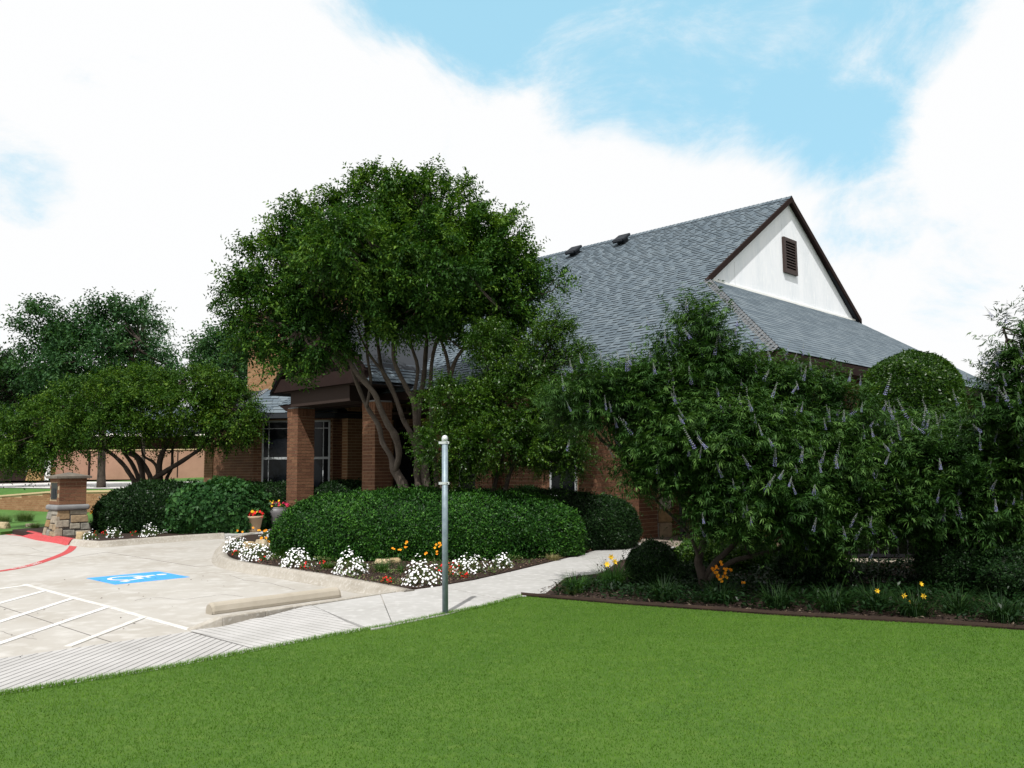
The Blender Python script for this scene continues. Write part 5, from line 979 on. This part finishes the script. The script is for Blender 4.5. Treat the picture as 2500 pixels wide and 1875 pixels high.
# ---- shrubs and clumps in the shaded bed
def shrub(label, px, r, h, n, mt, ll, lw, z0=.42, e=2.2):
    g_ = G(*px); return hedge('round_shrub', label, A([g_[0], g_[1]+r*.9, h*.5]), A([r, r, h*.55]), n, mt, ll, lw, e, 4, 0, .09, .02, .8, 'shrub', 'small shrubs in the shaded bed')
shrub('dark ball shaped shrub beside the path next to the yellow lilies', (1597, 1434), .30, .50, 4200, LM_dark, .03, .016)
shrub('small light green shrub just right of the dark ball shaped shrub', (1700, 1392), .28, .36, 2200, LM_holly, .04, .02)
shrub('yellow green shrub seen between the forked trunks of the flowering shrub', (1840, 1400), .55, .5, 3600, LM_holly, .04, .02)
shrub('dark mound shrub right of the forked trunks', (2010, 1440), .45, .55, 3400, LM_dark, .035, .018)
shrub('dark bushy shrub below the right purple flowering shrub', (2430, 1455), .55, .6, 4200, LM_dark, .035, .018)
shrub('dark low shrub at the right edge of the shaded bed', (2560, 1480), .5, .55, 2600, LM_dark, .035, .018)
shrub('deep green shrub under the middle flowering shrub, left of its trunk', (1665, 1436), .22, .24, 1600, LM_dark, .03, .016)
def plant(name, px, label, cat='plant', group=None): return empty(name, G(*px), label, cat, group)
def grassy(px, label, r, h, n, mt, wd=.012, arch=.7, name='daylily', group='strap leaved clumps in the beds'):
    t = plant(name, px, label, 'plant', group); grass_clump('leaves', G(*px), r, h, n, mt, t, wd, arch); return t
M_strap = leafmat('strap_leaf', (.014, .050, .010), (.032, .095, .018), (.085, .18, .03)); M_strapd = leafmat('dark_strap_leaf', (0.005, 0.018, 0.004), (0.01, 0.034, 0.007), (0.03, 0.07, 0.012))  # second copy darkened, deep shade of the bed put into its colour
grassy((1405, 1447), 'bright strap leaved clump at the path end of the edging', .34, .27, 260, M_strap)
d1 = grassy((1497, 1438), 'tall strap leaved clump with yellow lilies leaning over the path', .36, .42, 340, M_strap)
grassy((1395, 1452), 'low fine leaved tuft between path and edging, left of the strap leaves', .2, .12, 200, LM_grass, .006)
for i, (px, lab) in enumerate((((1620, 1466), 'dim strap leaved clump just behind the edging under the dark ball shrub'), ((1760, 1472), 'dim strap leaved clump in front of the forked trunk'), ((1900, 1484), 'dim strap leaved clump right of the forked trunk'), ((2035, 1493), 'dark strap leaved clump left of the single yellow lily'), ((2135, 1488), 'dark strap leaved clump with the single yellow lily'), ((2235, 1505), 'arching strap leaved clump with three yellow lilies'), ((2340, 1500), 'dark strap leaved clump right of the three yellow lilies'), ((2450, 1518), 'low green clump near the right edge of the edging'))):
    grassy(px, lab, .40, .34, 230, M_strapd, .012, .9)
def lilies(parent_label, pts, Yv, r, mt, nz_=1.):
    t = empty('lily_flowers', A(AT(*pts[0], Yv))*A([1, 1, 0]), parent_label, 'flowers'); 
    for (x, y) in pts:
        c = AT(x, y, Yv); m = MB(); m.tube(curve(c*A([1, 1, 0])+A([.05, .08, 0]), c, A([.05, 0, .05]), 5), .003, 4); m.build('stalk', M_strap, t)
        d = unit(A([rng.uniform(-.5, .5), -1, .35])); a = unit(np.cross(d, ZU)); b = np.cross(a, d); P = np.repeat(c[None], 6, 0); D = A([a*math.cos(q)+b*math.sin(q)+d*.75 for q in np.linspace(0, 6.28, 7)[:-1]])
        o = leaf_obj('blossom', leaf_arrays(P, D, np.repeat(d[None], 6, 0)+rng.normal(0, .1, (6, 3)), r, r*.5, .1, .25), rng.uniform(0, 1, 6), mt, t, None)
    return t
lilies('two yellow lilies leaning over the path edge', [(1492, 1361), (1500, 1372), (1482, 1378)], 11.3, .05, M_yfl)
lilies('single yellow lily low in the deep shade', [(2142, 1443)], 9.7, .034, M_yfl); lilies('group of yellow lilies over arching leaves in deep shade', [(2206, 1455), (2221, 1471), (2254, 1456)], 9.5, .038, M_yfl); lilies('small yellow lily by the thick dark trunk', [(2248, 1426)], 10.2, .036, M_yfl)
def dots(label, pts, Yv, r, mt, nm='small_flowers', low=None, k=1):
    t = empty(nm, A(AT(*pts[0], Yv))*A([1, 1, 0]), label, 'flowers'); P = A([AT(x, y, Yv+rng.uniform(-.1, .1)) for x, y in pts]); P = np.repeat(P, k, 0)+rng.normal(0, r*.5 if k > 1 else 0, (len(P)*k, 3))
    m = MB()
    for p in P[::k]: m.tube(curve(p*A([1, 1, 0])+A([rng.uniform(-.08, .08), .04, 0]), p, A([0, 0, 0]), 4), .002, 3, cap=False)
    m.build('stalks', M_strap, t)['kind'] = 'stuff'; flowers_at('blossoms', P, rdir(len(P))*.5+A([0, -.8, .6]), r, mt, t)
    if low is not None: grass_clump('leaves', A(AT(*pts[0], Yv))*A([1, 1, 0])+A([low[0], low[1], 0]), low[2], low[3], low[4], low[5] if len(low) > 5 else M_strap, t, .006, .5)
    return t
M_of2 = M_ofl
dots('cluster of small orange flowers beside the forked dark trunk', [(1760, 1375), (1750, 1387), (1742, 1393), (1748, 1400), (1772, 1391), (1782, 1391), (1769, 1399), (1770, 1410), (1762, 1417), (1814, 1423), (1750, 1406)], 11.0, .024, M_ofl, k=3)
dots('dark brown seed heads on thin stalks over the path', [(1458, 1379), (1468, 1381), (1473, 1385), (1463, 1393), (1478, 1366), (1470, 1395), (1460, 1404), (1480, 1389), (1488, 1384)], 11.2, .012, M_mulch, 'seed_heads', k=2)
# ---- front bed flowers
def tuft(t, c, r, h, n, mt, ll=.04, lw=.014):
    d = rdir(n); d[:, 2] = np.abs(d[:, 2]); P = A(c)+d*A([r, r*.9, h])*(rng.uniform(.25, 1, n)**.6)[:, None]; leaf_obj('foliage', leaf_arrays(P, d*.8+rdir(n)*.7+A([0, 0, .3]), rdir(n)+ZU, ll, lw), rng.uniform(.05, .8, n), mt, t)
def flower_clump(px, top, wpx, label, mt, nfl, fr=.019, name='flower_clump', group=None, cover=1., fol=LM_grass, nf=420):
    c = G(*px); Yc = c[1]; r = wpx*Yc/F; h = max(.1, (px[1]-top)*Yc/F-.02); t = empty(name, c, label, 'flowers', group); c = c+A([0, r*.5, 0])
    tuft(t, c, r*.95, h*.85, nf, fol)
    d = rdir(nfl); d[:, 2] = np.abs(d[:, 2])*cover+.05*(1-cover); k_ = d[:, 1] > .35; d[k_, 1] *= -1; d = unit(d); P = c+d*A([r, r*.9, h])*(rng.uniform(.78, 1.16, nfl)*(1+.14*np.sin(d[:, 0]*5+px[0])))[:, None]
    flowers_at('blossoms', P, d+A([0, -.35, .35])+rdir(nfl)*.35, fr, mt, t); return t
wg = 'white flower clumps in the beds'
for px, top, w_, n, lab in (((569, 1350), 1304, 24, 110, 'white flower clump at the rounded left tip of the front bed'), ((620, 1370), 1320, 31, 135, 'white flower clump in front of the orange flowers, second from the bed tip'), ((718, 1387), 1333, 36, 135, 'white flower clump at the left front foot of the big hedge'), ((850, 1405), 1341, 35, 130, 'white flower clump between the lone grassy tuft and the hedge foot'),
                        ((1027, 1432), 1362, 42, 125, 'largest white flower clump just left of the steel post'), ((1141, 1402), 1345, 33, 85, 'white flower clump just right of the steel post among red flowers'), ((1226, 1388), 1346, 25, 48, 'rightmost white flower clump nearest the path'), ((652, 1312), 1290, 16, 26, 'small white flower clump between the pots and the orange flowers'),
                        ((215, 1318), 1293, 16, 18, 'sparse white flower clump beside the tan rock at the mailbox pillar'), ((274, 1314), 1282, 15, 42, 'white flower clump in the left bed, second from the pillar'), ((360, 1312), 1276, 20, 50, 'white flower clump under the ornamental grass in the left bed'), ((415, 1303), 1281, 17, 28, 'rightmost white flower clump of the left bed')):
    flower_clump(px, top+(px[1]-top)*.12, w_*1.2, lab, M_wfl, int(n*1.15), .019, 'white_flowers', wg)
rg = 'red flower clumps in the beds'
for px, top, w_, n, lab in (((573, 1357), 1342, 12, 9, 'red flowers under the white clump at the bed tip'), ((588, 1350), 1325, 10, 6, 'tiny red flowers between the two leftmost white clumps of the front bed'), ((640, 1372), 1360, 10, 5, 'few red flowers right of the second white clump'), ((742, 1390), 1372, 14, 11, 'red flowers right of the white clump at the hedge foot'), ((792, 1378), 1360, 12, 8, 'red flowers over light green leaves before the hedge'),
                        ((945, 1424), 1403, 18, 22, 'bright red flowers low at the kerb left of the largest white clump'), ((1085, 1404), 1372, 22, 30, 'red flowers immediately behind and right of the steel post'), ((1112, 1398), 1378, 18, 20, 'red flowers between the steel post and its right hand white clump'), ((1132, 1412), 1390, 13, 14, 'red flowers at the path below the right hand white clump'),
                        ((255, 1310), 1290, 8, 5, 'few red flowers left of the second white clump in the left bed'), ((325, 1308), 1294, 10, 6, 'red flowers between the white clumps of the left bed'), ((233, 1308), 1292, 7, 4, 'red flower by the sparse white clump near the rock')):
    flower_clump(px, top, w_, lab, M_rfl, n, .020, 'red_flowers', rg, nf=120)
dots('orange coreopsis flowers behind the white clumps near the pots', [(650, 1297), (632, 1296), (640, 1313), (650, 1314), (669, 1305), (673, 1311), (679, 1310), (685, 1298), (691, 1301), (697, 1303), (700, 1310), (682, 1314), (656, 1322), (670, 1323), (690, 1296), (675, 1308)], 16.8, .030, M_ofl, low=(.35, -.1, .3, .22, 420), k=2)
dots('few orange flowers on stalks left of the terracotta pot', [(580, 1296), (592, 1300), (618, 1291)], 18.5, .026, M_ofl, k=2); dots('tall orange flowers on stalks before the middle of the hedge', [(960, 1336), (975, 1342), (993, 1324), (988, 1337)], 13.6, .026, M_ofl, low=(.12, 0, .12, .2, 90), k=2)
dots('orange and yellow flowers behind the steel post', [(1072, 1327), (1064, 1334), (1068, 1346), (1039, 1352), (1076, 1333)], 13.4, .024, M_ofl, low=(0, 0, .14, .16, 90), k=2)
dots('orange lilies on the grass side of the left bed', [(225, 1248), (244, 1242), (240, 1250), (257, 1240), (262, 1238), (228, 1256)], 25.5, .05, M_ofl, k=2, low=(.1, 0, .3, .5, 160)); dots('orange and yellow daisies in the middle of the left bed', [(288, 1263), (300, 1261), (308, 1263), (322, 1277)], 23.3, .05, M_ofl, k=2, low=(.1, 0, .3, .45, 160))
gg = 'grassy tufts in the beds'
for px, r_, h_, n, mt_, lab, wd_ in (((700, 1365), .30, .28, 700, LM_holly, 'ferny bright green tuft against the left foot of the hedge', .005), ((932, 1398), .24, .24, 260, M_strap, 'dark green grassy tuft beside the tan stones', .007), ((800, 1388), .26, .12, 260, LM_holly, 'low light green leafy patch between two white clumps', .014), ((880, 1390), .2, .12, 160, LM_holly, 'low light green patch right of the fourth white clump', .014),
                                ((1350, 1368), .28, .12, 240, LM_straw, 'straw coloured liriope under the right end of the big hedge', .01), ((1420, 1350), .16, .2, 140, M_strap, 'small upright green plant at the path before the smaller hedge', .012), ((1045, 1372), .2, .18, 220, LM_holly, 'fine green foliage behind the steel post', .006),
                                ((330, 1290), .42, .75, 420, LM_straw, 'left one of the two arching straw coloured grasses in the left bed', .012), ((415, 1290), .42, .80, 420, LM_straw, 'right one of the two arching straw coloured grasses in the left bed', .012), ((475, 1303), .5, .42, 420, M_strapd, 'dark green strap leaved clump at the right of the left bed', .014), ((540, 1302), .35, .3, 240, M_strapd, 'dark strap leaves near the walkway corner of the left bed', .012),
                                ((240, 1300), .45, .42, 900, M_strapd, 'dark ferny mound right of the mailbox pillar', .006), ((180, 1298), .4, .32, 700, M_strapd, 'low dark ferny mound at the pillar foot', .006), ((290, 1302), .4, .5, 500, M_strapd, 'upright dark green clump behind the second left white flowers', .008), ((85, 1290), .3, .22, 400, LM_grass, 'wispy low foliage at the left of the limestone base', .006), ((60, 1272), .7, .42, 900, LM_grass, 'loose green shrubby grass at the far left verge', .006), ((10, 1275), .6, .35, 600, LM_grass, 'sparse grey green tuft at the left edge of the frame', .006)):
    t = plant('grass_tuft', px, lab, 'plant', gg); grass_clump('leaves', G(*px), r_, h_, n, mt_, t, wd_, .7)
# rocks
def rock(px, w_, h_, label, d_=.8):
    c = G(*px); bmh = bmesh.new(); bmesh.ops.create_icosphere(bmh, subdivisions=3, radius=1)
    sd_ = rng.uniform(0, 9, 3)
    for q in bmh.verts:
        p = q.co; f = 1+.16*math.sin(p.x*3+sd_[0])*math.sin(p.y*4+sd_[1])+.10*math.sin(p.z*6+p.x*5+sd_[2]); p *= f; m_ = 2.5; p.x = math.copysign(min(abs(p.x), .85), p.x); p.z = min(p.z, .75); q.co = (p.x*w_/2, p.y*w_*d_/2, p.z*h_)
    me = bpy.data.meshes.new('rock'); bmh.to_mesh(me); bmh.free(); me.materials.append(M_rock); o = link('rock', me, None, c); o.rotation_euler = (0, 0, rng.uniform(-.4, .4)); tag(o, label, 'rock', 'rocks in the beds')
rock((197, 1317), .26, .25, 'tan yellow rock on the left bed kerb near the mailbox pillar'); rock((640, 1336), .42, .22, 'pinkish tan rock below the orange flowers'); rock((935, 1376), .34, .10, 'flat tan stone behind the grassy tuft'); rock((965, 1374), .24, .11, 'second flat tan stone, right of the first by the grassy tuft'); rock((1096, 1366), .3, .16, 'brown rock right behind the steel post'); rock((1055, 1362), .5, .08, 'long flat stone edge behind the steel post'); rock((608, 1340), .3, .2, 'pale rock behind the second white clump'); rock((5, 1288), .5, .22, 'brown rock at the left edge of the frame'); rock((74, 1283), .3, .08, 'small white rocks at the verge left of the pillar')
# mulch chips and fallen leaves
def litter(name, n, region, mt, s0, s1, z, label):
    X = []
    while len(X) < n:
        q = np.stack([rng.uniform(region[0], region[1], n), rng.uniform(region[2], region[3], n), np.full(n, z)], 1); X += list(q[inpoly(q, region[4])])
    X = A(X[:n]); D = rdir(n); D[:, 2] *= .25; o = leaf_obj(name, leaf_arrays(X, D, rdir(n)*.5+ZU, rng.uniform(s0, s1, n), rng.uniform(s0, s1, n)*.4), rng.uniform(0, 1, n), mt, None); tag(o, label, 'litter', kind='stuff')
M_chip = varied('bark_chip', [(.02, .012, .008), (.05, .028, .018), (.12, .075, .05), (.26, .19, .13)], .9, 'tint', 0)
M_lit = varied('dry_leaf', [(.01, .007, .005), (.03, .02, .013), (.07, .05, .03), (.20, .16, .12)], .9, 'tint', 0)
litter('mulch_chips', 9000, (-6, 2.4, 11.3, 18, [G(*p) for p in bedF]+[A([2, 18.5, 0]), A([-3, 18, 0]), A([-5.6, 18, 0])]), M_chip, .02, .06, .02, 'dark bark mulch chips in the front flower bed')
litter('leaf_litter', 6000, (0, 6, 8.6, 13.5, [G(*p) for p in ((1300, 1452), (1381, 1415), (1470, 1402), (1600, 1362), (2500, 1380), (2500, 1534), (2300, 1520), (1900, 1498), (1500, 1470))]), M_lit, .02, .06, .02, 'dry leaf litter in the shaded bed behind the edging')
litter('leaf_litter', 26, (-8, -2, 8, 16, [G(*p) for p in ((0, 1400), (500, 1390), (700, 1450), (500, 1560), (0, 1600))]), M_chip, .02, .05, LOT+.01, 'a few dry leaves scattered on the lot concrete')

reg = [G(*p) for p in ((1350, 1455), (1420, 1430), (1560, 1420), (1700, 1365), (2600, 1365), (2600, 1545), (2300, 1516), (1900, 1494), (1500, 1468))]
X = np.stack([rng.uniform(0, 7.5, 60000), rng.uniform(8., 13.6, 60000), np.full(60000, .015)], 1); X = X[inpoly(X, reg)]
dn = np.sin(X[:, 0]*2.3+1)*np.sin(X[:, 1]*2.9)+.6*np.sin(X[:, 0]*5.1+X[:, 1]*4)+.35; X = X[(dn+rng.normal(0, .35, len(X))) > 0][:16000]
D = rdir(len(X)); D[:, 2] = np.abs(D[:, 2])*.6; X[:, 2] += rng.uniform(0, .13, len(X))
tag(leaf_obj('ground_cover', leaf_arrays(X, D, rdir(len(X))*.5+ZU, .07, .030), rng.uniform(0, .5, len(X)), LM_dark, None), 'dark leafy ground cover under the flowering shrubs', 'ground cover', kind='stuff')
for c_, r_, lab in ((A([6.4, 15.3, .5]), A([1.3, .6, .8]), 'added dark shrub mass closing the gap behind the left half of the iron fence'), (A([9.6, 14.9, .5]), A([1.7, .6, .9]), 'added dark shrub mass closing the gap behind the right half of the iron fence')):
    hedge('filler_shrub', lab, c_, r_, 3500, LM_dark, .06, .03, 2.4, 4, 0, .12, .3)  # added shrubs, make the bright gap behind the fence smaller and darker

reg = [G(*p) for p in bedF[1:]]+[G(1180, 1372), G(900, 1376), G(740, 1352), G(650, 1322)]
X = np.stack([rng.uniform(-6, 2.4, 40000), rng.uniform(11.3, 19, 40000), np.full(40000, .015)], 1); X = X[inpoly(X, reg)]
dn = np.sin(X[:, 0]*3.7+2)*np.sin(X[:, 1]*4.3)+.7*np.sin(X[:, 0]*8.1+X[:, 1]*6); X = X[(dn+rng.normal(0, .25, len(X))) > .55][:5200]
D = rdir(len(X)); D[:, 2] = np.abs(D[:, 2])*.8; X[:, 2] += rng.uniform(0, .09, len(X))
tag(leaf_obj('bedding_foliage', leaf_arrays(X, D, rdir(len(X))*.5+ZU, .045, .018), rng.uniform(0, 1, len(X)), LM_grass, None), 'low patchy green bedding foliage between the flower clumps of the front bed', 'foliage', kind='stuff')
